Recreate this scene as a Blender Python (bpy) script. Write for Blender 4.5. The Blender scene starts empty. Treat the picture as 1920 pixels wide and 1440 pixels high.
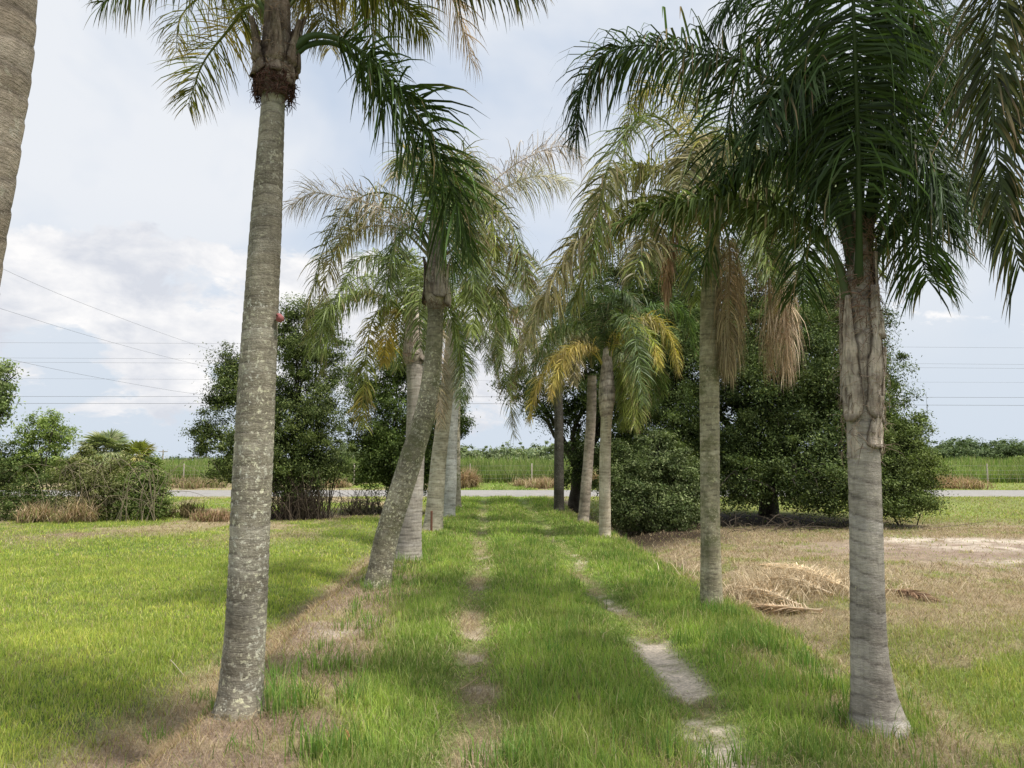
import bpy, math, random
import numpy as np
from mathutils import Vector
rs = np.random.RandomState(7)
random.seed(7)
D = bpy.data
scene = bpy.context.scene
COL = scene.collection

# ------------------------------------------------------------------ camera
FPX = 1371.0
CAMH = 1.6
PITCH = math.atan(145 / FPX)
cam_d = D.cameras.new("camera")
cam_d.sensor_width = 36.0
cam_d.lens = FPX / 1920 * 36.0
cam_d.clip_start = 0.05
cam_d.clip_end = 6000
cam = D.objects.new("camera", cam_d)
COL.objects.link(cam)
cam.location = (0, 0, CAMH)
cam.rotation_euler = (math.radians(90) + PITCH, 0, 0)
scene.camera = cam
CP, SP = math.cos(PITCH), math.sin(PITCH)

def P(px, py, d):
    """point at distance d (world y) seen at photo position px, py"""
    a, b = (px - 960) / FPX, (720 - py) / FPX
    wy, wz = CP - b * SP, SP + b * CP
    return np.array([a / wy * d, d, CAMH + wz / wy * d])

def G(px, py, z=0.0):
    a, b = (px - 960) / FPX, (720 - py) / FPX
    wy, wz = CP - b * SP, SP + b * CP
    d = (z - CAMH) / wz * wy
    return np.array([a / wy * d, d, z])

def mpp(d):
    return d / FPX

# ------------------------------------------------------------------ noise
def _hash(ix, iy, seed):
    n = (ix * 374761393 + iy * 668265263 + seed * 974634777) & 0xFFFFFFFF
    n = ((n ^ (n >> 13)) * 1274126177) & 0xFFFFFFFF
    return ((n ^ (n >> 16)) & 0xFFFF) / 65535.0

def vn(x, y, seed=0):
    x = np.asarray(x, float); y = np.asarray(y, float)
    ix = np.floor(x).astype(np.int64); iy = np.floor(y).astype(np.int64)
    fx = x - ix; fy = y - iy
    fx = fx * fx * (3 - 2 * fx); fy = fy * fy * (3 - 2 * fy)
    a = _hash(ix, iy, seed); b = _hash(ix + 1, iy, seed)
    c = _hash(ix, iy + 1, seed); d = _hash(ix + 1, iy + 1, seed)
    return (a * (1 - fx) + b * fx) * (1 - fy) + (c * (1 - fx) + d * fx) * fy

def fbm(x, y, f=1.0, seed=0, o=4):
    r = 0; amp = 1; t = 0
    for i in range(o):
        r = r + amp * vn(x * f + 13.7 * i, y * f - 7.3 * i, seed + i); t += amp
        amp *= .5; f *= 2.03
    return r / t

def ss(a, b, x):
    t = np.clip((np.asarray(x, float) - a) / (b - a), 0, 1)
    return t * t * (3 - 2 * t)

# ------------------------------------------------------------------ mesh helpers
def add_mesh(name, V, F, mat, parent=None, col=None, smooth=False, base=None):
    V = np.asarray(V, np.float32).reshape(-1, 3)
    if base is not None:
        V = V - np.asarray(base, np.float32)
    me = D.meshes.new(name)
    if isinstance(F, list):
        Fs = [np.asarray(f, np.int32) for f in F if len(f)]
    else:
        Fs = [np.asarray(F, np.int32)]
    nl = sum(f.size for f in Fs); npoly = sum(len(f) for f in Fs)
    me.vertices.add(len(V)); me.vertices.foreach_set("co", V.ravel())
    me.loops.add(nl); me.loops.foreach_set("vertex_index", np.concatenate([f.ravel() for f in Fs]))
    me.polygons.add(npoly)
    tot = np.concatenate([np.full(len(f), f.shape[1], np.int32) for f in Fs])
    st = np.concatenate([[0], np.cumsum(tot)[:-1]]).astype(np.int32)
    me.polygons.foreach_set("loop_start", st)
    try:
        me.polygons.foreach_set("loop_total", tot)
    except Exception:
        pass
    me.update(calc_edges=True)
    me.validate()
    if smooth:
        me.polygons.foreach_set("use_smooth", np.ones(len(me.polygons), bool))
    if col is not None:
        ca = me.color_attributes.new("Col", "FLOAT_COLOR", "POINT")
        c = np.ones((len(V), 4), np.float32); c[:, :3] = col
        ca.data.foreach_set("color", c.ravel())
    me.materials.append(mat)
    o = D.objects.new(name, me)
    COL.objects.link(o)
    if parent is not None:
        o.parent = parent
    elif base is not None:
        o.location = base
    return o

class Bag:
    """collects pieces of one part"""
    def __init__(s):
        s.V = []; s.F = []; s.C = []; s.n = 0
    def add(s, V, F, C):
        V = np.asarray(V).reshape(-1, 3); F = np.asarray(F)
        C = np.broadcast_to(np.asarray(C, float), V.shape)
        s.V.append(V); s.F.append(F + s.n); s.C.append(C); s.n += len(V)
    def build(s, name, mat, parent=None, smooth=False, base=None):
        q = [f for f in s.F if f.shape[1] == 4]; t = [f for f in s.F if f.shape[1] == 3]
        fs = []
        if q: fs.append(np.concatenate(q))
        if t: fs.append(np.concatenate(t))
        return add_mesh(name, np.concatenate(s.V), fs, mat, parent, np.concatenate(s.C), smooth, base)

def tag(o, label=None, cat=None, group=None, kind=None):
    if label: o["label"] = label
    if cat: o["category"] = cat
    if group: o["group"] = group
    if kind: o["kind"] = kind
    return o

def thing(name, base, label, cat, group=None):
    o = D.objects.new(name, None)
    o.empty_display_size = .2
    COL.objects.link(o)
    o.location = tuple(float(v) for v in base)
    return tag(o, label, cat, group)

def norm(v):
    v = np.asarray(v, float)
    return v / (np.linalg.norm(v, axis=-1, keepdims=True) + 1e-9)

def catmull(pts, n):
    p = np.asarray(pts, float)
    if len(p) == 2:
        t = np.linspace(0, 1, n)[:, None]
        return p[0] * (1 - t) + p[1] * t
    p = np.vstack([2 * p[0] - p[1], p, 2 * p[-1] - p[-2]])
    m = len(p) - 3
    out = []
    for tt in np.linspace(0, m - 1e-6, n):
        i = int(tt); t = tt - i
        a, b, c, d = p[i], p[i + 1], p[i + 2], p[i + 3]
        out.append(.5 * (2 * b + (c - a) * t + (2 * a - 5 * b + 4 * c - d) * t * t + (3 * b - a - 3 * c + d) * t ** 3))
    q = np.array(out)
    L = np.concatenate([[0], np.cumsum(np.linalg.norm(np.diff(q, axis=0), axis=1))])
    s = np.linspace(0, L[-1], n)
    return np.stack([np.interp(s, L, q[:, k]) for k in range(q.shape[1])], 1)

def frames(C):
    T = norm(np.gradient(C, axis=0))
    ref = np.array([0.0, 1, 0]) if abs(T[0][1]) < .8 else np.array([1.0, 0, 0])
    A = []
    a = ref
    for t in T:
        a = norm(a - np.dot(a, t) * t); A.append(a)
    A = np.array(A); B = np.cross(T, A)
    return T, A, B

def tube(C, R, seg=6, rmul=None, cap=True):
    C = np.asarray(C, float); R = np.broadcast_to(np.asarray(R, float), (len(C),))
    T, A, B = frames(C)
    th = np.linspace(0, 2 * math.pi, seg, endpoint=False)
    rr = R[:, None] * (np.ones((1, seg)) if rmul is None else rmul)
    V = C[:, None, :] + rr[..., None] * (np.cos(th)[None, :, None] * A[:, None, :] + np.sin(th)[None, :, None] * B[:, None, :])
    n = len(C)
    i = np.arange(n - 1)[:, None]; j = np.arange(seg)[None, :]
    F = np.stack([i * seg + j, i * seg + (j + 1) % seg, (i + 1) * seg + (j + 1) % seg, (i + 1) * seg + j], -1).reshape(-1, 4)
    return V.reshape(-1, 3), F

# ------------------------------------------------------------------ materials
def mat_new(name):
    m = D.materials.new(name); m.use_nodes = True
    nt = m.node_tree; nt.nodes.clear()
    out = nt.nodes.new("ShaderNodeOutputMaterial")
    return m, nt, out

def nd(nt, typ, **kw):
    n = nt.nodes.new(typ)
    for k, v in kw.items():
        if k.startswith("i_"):
            n.inputs[k[2:].replace("_", " ")].default_value = v
        else:
            setattr(n, k, v)
    return n

def ramp(nt, src, stops):
    r = nt.nodes.new("ShaderNodeValToRGB")
    e = r.color_ramp.elements
    while len(e) < len(stops): e.new(.5)
    for k, (p, c) in enumerate(stops):
        e[k].position = p
        e[k].color = (c, c, c, 1) if isinstance(c, (int, float)) else (*c, 1)
    nt.links.new(src, r.inputs[0])
    return r.outputs[0]

def mixc(nt, f, a, b, mode="MIX"):
    m = nt.nodes.new("ShaderNodeMix"); m.data_type = "RGBA"; m.blend_type = mode
    for k, v in ((0, f), (6, a), (7, b)):
        if isinstance(v, (int, float)): m.inputs[k].default_value = v
        elif isinstance(v, tuple): m.inputs[k].default_value = (*v, 1)
        else: nt.links.new(v, m.inputs[k])
    return m.outputs[2]

def leaf_material(name, trans=.3, gloss=.08, rough=.4, tcol=(1.2, 1.3, .6)):
    m, nt, out = mat_new(name)
    at = nd(nt, "ShaderNodeVertexColor", layer_name="Col")
    geo = nd(nt, "ShaderNodeNewGeometry")
    df = nd(nt, "ShaderNodeBsdfDiffuse"); nt.links.new(at.outputs[0], df.inputs[0])
    tr = nd(nt, "ShaderNodeBsdfTranslucent")
    nt.links.new(mixc(nt, 1.0, at.outputs[0], tcol, "MULTIPLY"), tr.inputs[0])
    mx = nd(nt, "ShaderNodeMixShader"); mx.inputs[0].default_value = trans
    nt.links.new(df.outputs[0], mx.inputs[1]); nt.links.new(tr.outputs[0], mx.inputs[2])
    gl = nd(nt, "ShaderNodeBsdfAnisotropic"); gl.inputs["Roughness"].default_value = rough
    gl.inputs[0].default_value = (.9, .95, 1, 1)
    m2 = nd(nt, "ShaderNodeMixShader"); m2.inputs[0].default_value = gloss
    nt.links.new(mx.outputs[0], m2.inputs[1]); nt.links.new(gl.outputs[0], m2.inputs[2])
    nt.links.new(m2.outputs[0], out.inputs[0])
    return m

M_palm = leaf_material("palm_leaf", .24, .018, .45)
M_dead = leaf_material("dry_leaf", .25, .0, .6, (1.1, 1, .85))
M_oak = leaf_material("oak_leaf", .22, .010, .5)
M_shrub = leaf_material("shrub_leaf", .3, .006, .5)
M_grass = leaf_material("grass_blade", .35, .004, .5)

def trunk_material(name, c1, c2, lichen, lichen_col=(.5, .5, .46), scale=1.0, green=0.0, dark=(.055, .045, .035), fade=2.5, stain=.42, HB=.7, VB=.32):
    m, nt, out = mat_new(name)
    tc = nd(nt, "ShaderNodeTexCoord")
    at = nd(nt, "ShaderNodeVertexColor", layer_name="Col")
    sep = nd(nt, "ShaderNodeSeparateColor"); nt.links.new(at.outputs[0], sep.inputs[0])
    def mapping(s):
        mp = nd(nt, "ShaderNodeMapping"); mp.inputs["Scale"].default_value = s
        nt.links.new(tc.outputs["Object"], mp.inputs[0]); return mp.outputs[0]
    def noise(vec, s, det=5, r=.6, dist=0.0):
        n = nd(nt, "ShaderNodeTexNoise"); n.inputs["Scale"].default_value = s
        n.inputs["Detail"].default_value = det; n.inputs["Roughness"].default_value = r
        n.inputs["Distortion"].default_value = dist
        nt.links.new(vec, n.inputs["Vector"]); return n.outputs[0]
    iso = mapping((1, 1, 1)); hor = mapping((1, 1, 6)); ver = mapping((5, 5, .8))
    a = ramp(nt, noise(iso, 5 * scale, 6), [(.3, c1), (.7, c2)])
    # fine horizontal banding and vertical fissures
    hb = ramp(nt, noise(hor, 9 * scale, 6, .72, .8), [(.3, .45), (.66, 1.22)])
    a = mixc(nt, HB, a, hb, "MULTIPLY")
    vb = ramp(nt, noise(ver, 9 * scale, 5, .6, .6), [(.34, .5), (.56, 1.12)])
    a = mixc(nt, VB, a, vb, "MULTIPLY")
    # grooves between the leaf scars
    g = mixc(nt, sep.outputs[0], dark, a)
    bt = ramp(nt, sep.outputs[2], [(0.0, (.86, .84, .81)), (.5, (1.0, .98, .96)), (1.0, (1.10, 1.10, 1.12))])
    g = mixc(nt, 1.0, g, bt, "MULTIPLY")
    # big stains
    stn = ramp(nt, noise(iso, 2.1, 4, .6), [(.36, 1 - stain), (.62, 1.12)])
    g = mixc(nt, 1.0, g, stn, "MULTIPLY")
    if green > 0:
        gm = ramp(nt, noise(iso, 3.3, 5, .7), [(.48, 0.0), (.62, green)])
        g = mixc(nt, gm, g, (.13, .14, .06))
    if lichen > 0:
        l1 = ramp(nt, noise(iso, 34, 5, .6, .3), [(.62 - .06 * lichen, 0.0), (.67 - .06 * lichen, 1.0)])
        l2 = ramp(nt, noise(mapping((1, 1, .7)), 95, 3, .7), [(.58, 0.0), (.66, .8)])
        big = ramp(nt, noise(iso, 2.3, 3, .6), [(.36, .15), (.58, 1.0)])
        mxm = nd(nt, "ShaderNodeMath", operation="MAXIMUM"); nt.links.new(l1, mxm.inputs[0]); nt.links.new(l2, mxm.inputs[1])
        mm = nd(nt, "ShaderNodeMath", operation="MULTIPLY"); nt.links.new(mxm.outputs[0], mm.inputs[0]); nt.links.new(big, mm.inputs[1])
        hz = ramp(nt, sep.outputs[1], [(0.0, 1.0), (min(.98, fade / 4), .85), (1.0, .12)])
        m3 = nd(nt, "ShaderNodeMath", operation="MULTIPLY"); nt.links.new(mm.outputs[0], m3.inputs[0]); nt.links.new(hz, m3.inputs[1])
        m4 = nd(nt, "ShaderNodeMath", operation="MULTIPLY"); nt.links.new(m3.outputs[0], m4.inputs[0]); m4.inputs[1].default_value = min(1, .5 + lichen * .4)
        lc = ramp(nt, noise(iso, 9, 3), [(.4, lichen_col), (.65, (lichen_col[0] * 1.05, lichen_col[1] * 1.02, lichen_col[2] * .78))])
        g = mixc(nt, m4.outputs[0], g, lc)
    b = nd(nt, "ShaderNodeBsdfPrincipled"); b.inputs["Roughness"].default_value = .92
    b.inputs["Specular IOR Level"].default_value = .15
    nt.links.new(g, b.inputs["Base Color"])
    bp = nd(nt, "ShaderNodeBump"); bp.inputs["Strength"].default_value = .65; bp.inputs["Distance"].default_value = .012
    hs = nd(nt, "ShaderNodeMath", operation="ADD")
    nt.links.new(noise(hor, 22 * scale, 5, .7), hs.inputs[0]); nt.links.new(noise(iso, 70, 4, .7), hs.inputs[1])
    nt.links.new(hs.outputs[0], bp.inputs["Height"]); nt.links.new(bp.outputs[0], b.inputs["Normal"])
    nt.links.new(b.outputs[0], out.inputs[0])
    return m

M_t_grey = trunk_material("palm_bark_lichen", (.27, .245, .19), (.43, .40, .33), 1.0, (.72, .72, .64), fade=2.0)
M_t_brown = trunk_material("palm_bark_brown", (.32, .265, .21), (.54, .47, .385), .5)
M_t_spot = trunk_material("palm_bark_spotted", (.22, .20, .15), (.43, .40, .30), 1.1, (.74, .72, .60), green=.6)
M_t_pale = trunk_material("palm_bark_pale", (.42, .38, .29), (.62, .57, .46), .35, green=.25, stain=.2)
M_t_violet = trunk_material("palm_bark_grey", (.38, .345, .305), (.56, .515, .465), .35, (.5, .47, .43), stain=.3)
M_t_band = trunk_material("palm_bark_banded", (.36, .325, .225), (.58, .53, .39), .8, (.60, .58, .44), green=.8, fade=2.4)
M_sheath = trunk_material("leaf_sheath", (.42, .33, .27), (.82, .74, .65), .1, scale=1.0, dark=(.06, .036, .026), stain=.65, HB=.25, VB=1.0)
M_collar = trunk_material("dark_leaf_sheath", (.12, .075, .055), (.40, .33, .27), .1, scale=1.0, dark=(.04, .024, .018), stain=.6, HB=.25, VB=1.0)
M_oakbark = trunk_material("oak_bark", (.05, .042, .033), (.11, .095, .075), .2, stain=.3)

def simple_mat(name, c, rough=.8, metal=0.0, var=.15, scale=20):
    m, nt, out = mat_new(name)
    tc = nd(nt, "ShaderNodeTexCoord")
    n = nd(nt, "ShaderNodeTexNoise"); n.inputs["Scale"].default_value = scale; n.inputs["Detail"].default_value = 5
    nt.links.new(tc.outputs["Object"], n.inputs["Vector"])
    f = ramp(nt, n.outputs[0], [(.3, 1 - var), (.7, 1 + var)])
    b = nd(nt, "ShaderNodeBsdfPrincipled"); b.inputs["Roughness"].default_value = rough; b.inputs["Metallic"].default_value = metal
    nt.links.new(mixc(nt, 1.0, c, f, "MULTIPLY"), b.inputs["Base Color"])
    nt.links.new(b.outputs[0], out.inputs[0])
    return m
M_wire = simple_mat("aluminium_wire", (.16, .17, .19), .6)
M_steel = simple_mat("galvanised_wire", (.35, .35, .34), .5, .4)
M_post = simple_mat("weathered_post", (.34, .30, .24), .9)
M_rust = simple_mat("rusty_iron", (.16, .07, .045), .9)
M_red = simple_mat("faded_red_plastic", (.33, .11, .11), .75, 0, .2, 60)

# vertex-coloured rough material for twigs etc.
def vcol_mat(name, rough=.9):
    m, nt, out = mat_new(name)
    at = nd(nt, "ShaderNodeVertexColor", layer_name="Col")
    b = nd(nt, "ShaderNodeBsdfPrincipled"); b.inputs["Roughness"].default_value = rough
    b.inputs["Specular IOR Level"].default_value = .2
    nt.links.new(at.outputs[0], b.inputs["Base Color"]); nt.links.new(b.outputs[0], out.inputs[0])
    return m
M_twig = vcol_mat("dry_twig")

# ------------------------------------------------------------------ ground
LANE = .033
def uu(x, y): return x + LANE * y

def ground_z(x, y):
    x = np.asarray(x, float); y = np.asarray(y, float)
    u = uu(x, y)
    fade = 1 - ss(27, 32.5, y)
    wl = .25 * (fbm(y * 0 + 3, y, .6, 5, 3) - .5)
    left = (-.46 * ss(1.75, 2.4, -u + wl) + .13 * ss(2.45, 3.6, -u)) * (1 - .35 * ss(14, 24, y))
    right = -.42 * ss(2.75, 3.25, u + wl) + .22 * ss(3.4, 4.6, u)
    z = (left + right) * fade
    mr = .10 * np.sin(y * 1.1) + .05 * np.sin(y * 2.7)
    z = z - .035 * np.exp(-((u + .13) / .2) ** 2) * fade - .05 * np.exp(-((u - 1.42 - mr) / .22) ** 2) * fade
    z = z + .05 * (fbm(x, y, .7, 11, 4) - .5) * (1 - ss(31, 33, y)) + .07 * (fbm(x, y, 2.2, 15, 4) - .5) * np.exp(-((-u - 1.9) / .6) ** 2) * (1 - ss(10, 16, y)) + .02 * (fbm(x, y, 3.5, 12, 3) - .5) * (1 - ss(20, 33, y))
    for (sx_, sy_, ra, rb) in ((2.55, 6.25, .40, .20), (3.05, 5.1, .35, .16), (-2.75, 7.8, .3, .12), (3.3, 4.6, .4, .14), (2.95, 8.6, .35, .12)):
        z = z - .07 * np.exp(-((x - sx_) / ra) ** 2 - ((y - sy_) / rb) ** 2)
    z = z - .02 * ss(31, 33, y)
    z = z + .25 * ss(43.5, 47, y) 
    return z

def regions(x, y):
    x = np.asarray(x, float); y = np.asarray(y, float)
    u = uu(x, y)
    n1 = fbm(x, y, .9, 21, 4); n2 = fbm(x, y, 3.0, 31, 4); n3 = fbm(x, y, .35, 41, 4)
    n4 = fbm(x, y, 9.0, 51, 3)
    sand = np.zeros_like(x); straw = np.zeros_like(x); dirt = np.zeros_like(x); litter = np.zeros_like(x)
    near = 1 - ss(29, 31.5, y)
    # left rut: worn thin with patches of thatch
    lr = np.exp(-((u + .13 + .08 * np.sin(y * .9)) / .15) ** 2) * near
    straw = np.maximum(straw, lr * (.25 + .75 * ss(.44, .62, .5 * n2 + .5 * fbm(u * 0, y, .9, 77, 3))) * (1.0 - .55 * ss(9, 18, y)))
    sand = np.maximum(sand, lr * ss(.66, .78, n2 + .03) * .4)
    # right rut: pale sand patches
    mr = .10 * np.sin(y * 1.1) + .05 * np.sin(y * 2.7)
    rr = np.exp(-(np.abs(u - 1.42 - mr + .10 * (n2 - .5)) / (.165 - .07 * ss(6.5, 11, y))) ** 3) * near
    pat = 0
    for (ya, yb, k) in ((3.9, 4.9, .8), (5.15, 7.0, 1.0), (8.0, 9.2, .62), (11.0, 13.6, .5), (17.5, 21.5, .35)):
        pat = np.maximum(pat, k * ss(ya - .25, ya + .3, y) * (1 - ss(yb - .3, yb + .3, y)))
    pat = ss(.44, .80, pat * .56 + .74 * (.4 * n2 + .6 * n4) - .13)
    sand = np.maximum(sand, rr * pat)
    straw = np.maximum(straw, rr * (.25 + .3 * ss(.45, .6, n2)) * (1 - .6 * ss(9, 20, y)))
    straw = np.maximum(straw, np.exp(-((x - 1.15) / .5) ** 2 - ((y - 4.05) / .35) ** 2) * ss(.35, .6, n2) * .9)
    # left bank and gutter
    wid = 1.45 - .75 * ss(4.5, 11, y)
    gb = np.exp(-(np.abs(u + 2.22 + .15 * (n1 - .5) + .05 * ss(5, 12, y)) / (.52 * wid)) ** 3) * (1 - .75 * ss(12, 20, y))
    straw = np.maximum(straw, gb * 1.05)
    dirt = np.maximum(dirt, gb * ss(.42, .62, n1) * .85)
    bank = ss(.72, 1.25, -u) * (1 - ss(1.9, 2.2, -u)) * (1 - ss(8, 14, y))
    dirt = np.maximum(dirt, bank * ss(.40, .60, .5 * n2 + .5 * n1) * .9)
    straw = np.maximum(straw, bank * ss(.28, .50, .6 * n1 + .4 * n2 + .06) * .96 * (1 - .4 * ss(6, 10, y)))
    nb2 = ss(.80, 1.1, -u + .25 * (n2 - .5)) * (1 - ss(2.5, 3.1, -u)) * (1 - ss(5.2, 6.8, y))
    dirt = np.maximum(dirt, nb2 * ss(.30, .52, .5 * n2 + .5 * n1) * .95)
    straw = np.maximum(straw, nb2 * ss(.2, .42, .5 * n1 + .5 * n2) * .97)
    for (cx, cy, r) in ((-1.75, 8.9, .6), (-1.7, 4.35, .5), (-1.55, 6.3, .42), (-2.1, 4.5, .5), (-1.7, 11.6, .35)):
        dirt = np.maximum(dirt, np.exp(-((x - cx) ** 2 + (y - cy) ** 2 * .6) / r ** 2) * ss(.32, .55, n2 + .06))
    sand = np.maximum(sand, np.exp(-((x + 1.62) / .28) ** 2 - ((y - 7.2) / .35) ** 2) * ss(.4, .6, n2) * .8)
    # left lawn thin spots, dry near the shrubs
    lawn_l = ss(2.6, 3.0, -u)
    straw = np.maximum(straw, lawn_l * ss(15, 22, y) * ss(.42, .60, .5 * n1 + .5 * n3 + .03 * ss(18, 24, y)) * .9)
    dirt = np.maximum(dirt, np.exp(-((x + 11.5) / 1.6) ** 2 - ((y - 19.0) / 1.0) ** 2) * ss(.4, .55, n2) * .9)
    straw = np.maximum(straw, lawn_l * (1 - ss(5, 8, y)) * ss(.5, .7, n1) * .6)
    # right shoulder and ditch
    ds = np.exp(-(np.abs(u - 3.25 - .2 * (n1 - .5)) / .5) ** 3) * (1 - .2 * ss(12, 20, y))
    straw = np.maximum(straw, ds * ss(.30, .55, n2 + .08))
    dirt = np.maximum(dirt, ds * ss(.42, .6, n1) * .9)
    shr = ss(1.8, 2.4, u) * (1 - ss(3, 3.3, u)) * (1 - ss(5.5, 7.5, y))
    straw = np.maximum(straw, shr * ss(.40, .6, n2) * .8)
    # right yard
    yard = ss(3.3, 3.8, u)
    far = ss(7.4, 9.6, y + 1.6 * (n1 - .5) + .12 * np.maximum(0, 6 - x))
    dry = yard * far * (1 - .75 * ss(20, 25, y)) 
    straw = np.maximum(straw, dry * ss(.22, .50, .6 * n1 + .4 * n2 + .10) * .98)
    straw = np.maximum(straw, yard * (1 - far) * ss(.55, .7, n1) * .6)
    straw = straw * (1 - dry * .55 * ss(.50, .60, fbm(x, y, 1.6, 83, 4)))
    dp = np.exp(-(((x - 10.6) / 5.2) ** 2 + ((y - 15.0) / 2.6) ** 2) ** 2)
    dirt = np.maximum(dirt, dp * ss(.22, .42, n2 + .12) * 1.0)
    sl = y - (17.2 - .12 * (x - 8.5))
    sand = np.maximum(sand, np.exp(-(sl / .75) ** 2) * ss(7.6, 8.8, x) * (1 - ss(16, 19, x)) * ss(.28, .5, n2))
    sand = np.maximum(sand, np.exp(-((x - 10.4) / 2.6) ** 2 - ((y - 15.7) / .7) ** 2) * ss(.34, .58, n2) * .85)
    sand = np.maximum(sand, np.exp(-((x - 9.6) / 1.5) ** 2 - ((y - 13.1) / .6) ** 2) * ss(.3, .5, n2) * .95)
    # under the oaks: leaf litter, darkened to paint in their shade
    litter_shade = np.exp(-(((x - 6.6) / 5.6) ** 2 + ((y - 23.0) / 4.1) ** 2) ** 2) * ss(1.7, 2.8, u)
    litter_shade = np.maximum(litter_shade, np.exp(-(((x - 3.9) / 1.7) ** 2 + ((y - 18.6) / 2.2) ** 2) ** 2) * ss(2.3, 3.0, u))
    litter_shade = np.maximum(litter_shade, np.exp(-(((x + 7.3) / 2.2) ** 2 + ((y - 24.5) / 1.8) ** 2) ** 2))
    litter_shade = np.maximum(litter_shade, np.exp(-(((x + 4.6) / 1.6) ** 2 + ((y - 26.5) / 1.5) ** 2) ** 2))
    litter = litter_shade * ss(.2, .45, n2 + .15)
    for (sx_, sy_, ra, rb) in ((2.55, 6.25, .40, .20), (3.05, 5.1, .35, .16), (2.62, 5.75, .25, .1), (-2.75, 7.8, .3, .12), (-2.45, 8.6, .2, .1), (3.3, 4.6, .4, .14), (2.95, 8.6, .35, .12), (3.1, 11.5, .3, .2)):
        litter = np.maximum(litter, np.exp(-((x - sx_) / ra) ** 2 - ((y - sy_) / rb) ** 2) * ss(.35, .5, n4 * .5 + n2 * .5 + .05) * .95)
    return dict(u=u, sand=np.clip(sand, 0, 1), straw=np.clip(straw, 0, 1), dirt=np.clip(dirt, 0, 1), litter=np.clip(litter, 0, 1),
                n1=n1, n2=n2, n3=n3, n4=n4)

def ground_color(x, y, r=None):
    r = r or regions(x, y)
    def L(a, b, t): return a + (np.asarray(b) - a) * t[:, None]
    c = np.tile(np.array([.12, .17, .04]), (len(x), 1))
    c = L(c, (.17, .23, .055), ss(.35, .65, r["n3"]))
    c = L(c, (.15, .165, .05), ss(.4, .7, r["n1"]) * .5)
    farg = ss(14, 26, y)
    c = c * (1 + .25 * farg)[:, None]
    c = L(c, (.36, .285, .185), r["straw"])
    c = L(c, (.30, .225, .18), r["dirt"] * .9)
    c = L(c, (.58, .50, .41), r["sand"])
    c = L(c, (.045, .032, .022), r["litter"])  # leaf litter with the oak shade painted in; dark soil scars too
    c = c * (.75 + .5 * r["n4"])[:, None]
    return c

def build_ground():
    xs = np.concatenate([-np.geomspace(1500, 30, 22), np.arange(-29, -9, .35), np.arange(-9, -4, .12), np.arange(-4, 5.5, .045),
                         np.arange(5.5, 12, .12), np.arange(12, 29, .35), np.geomspace(30, 1500, 22)])
    ys = np.concatenate([[-60, -20, -6, -2, 0, 1, 1.8], np.arange(2.4, 9, .045), np.arange(9, 16, .08), np.arange(16, 32, .16), np.arange(32, 50, .6), np.geomspace(50, 3000, 26)])
    X, Y = np.meshgrid(xs, ys)
    x, y = X.ravel(), Y.ravel()
    z = ground_z(x, y)
    V = np.stack([x, y, z], 1)
    nx, ny = len(xs), len(ys)
    i = np.arange(ny - 1)[:, None]; j = np.arange(nx - 1)[None, :]
    F = np.stack([i * nx + j, i * nx + j + 1, (i + 1) * nx + j + 1, (i + 1) * nx + j], -1).reshape(-1, 4)
    m, nt, out = mat_new("soil_and_turf")
    at = nd(nt, "ShaderNodeVertexColor", layer_name="Col")
    tc = nd(nt, "ShaderNodeTexCoord")
    def noise(s, det=6, r=.65):
        n = nd(nt, "ShaderNodeTexNoise"); n.inputs["Scale"].default_value = s; n.inputs["Detail"].default_value = det
        n.inputs["Roughness"].default_value = r; nt.links.new(tc.outputs["Object"], n.inputs["Vector"]); return n.outputs[0]
    f1 = ramp(nt, noise(38), [(.3, .55), (.7, 1.4)])
    f2 = ramp(nt, noise(4), [(.3, .8), (.7, 1.2)])
    c = mixc(nt, 1.0, at.outputs[0], f1, "MULTIPLY"); c = mixc(nt, 1.0, c, f2, "MULTIPLY")
    b = nd(nt, "ShaderNodeBsdfPrincipled"); b.inputs["Roughness"].default_value = .95; b.inputs["Specular IOR Level"].default_value = .1
    nt.links.new(c, b.inputs["Base Color"])
    bp = nd(nt, "ShaderNodeBump"); bp.inputs["Strength"].default_value = .8; bp.inputs["Distance"].default_value = .03
    nt.links.new(noise(30, 8, .7), bp.inputs["Height"]); nt.links.new(bp.outputs[0], b.inputs["Normal"])
    nt.links.new(b.outputs[0], out.inputs[0])
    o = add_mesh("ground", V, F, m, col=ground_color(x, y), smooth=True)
    tag(o, kind="structure")
build_ground()

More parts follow.
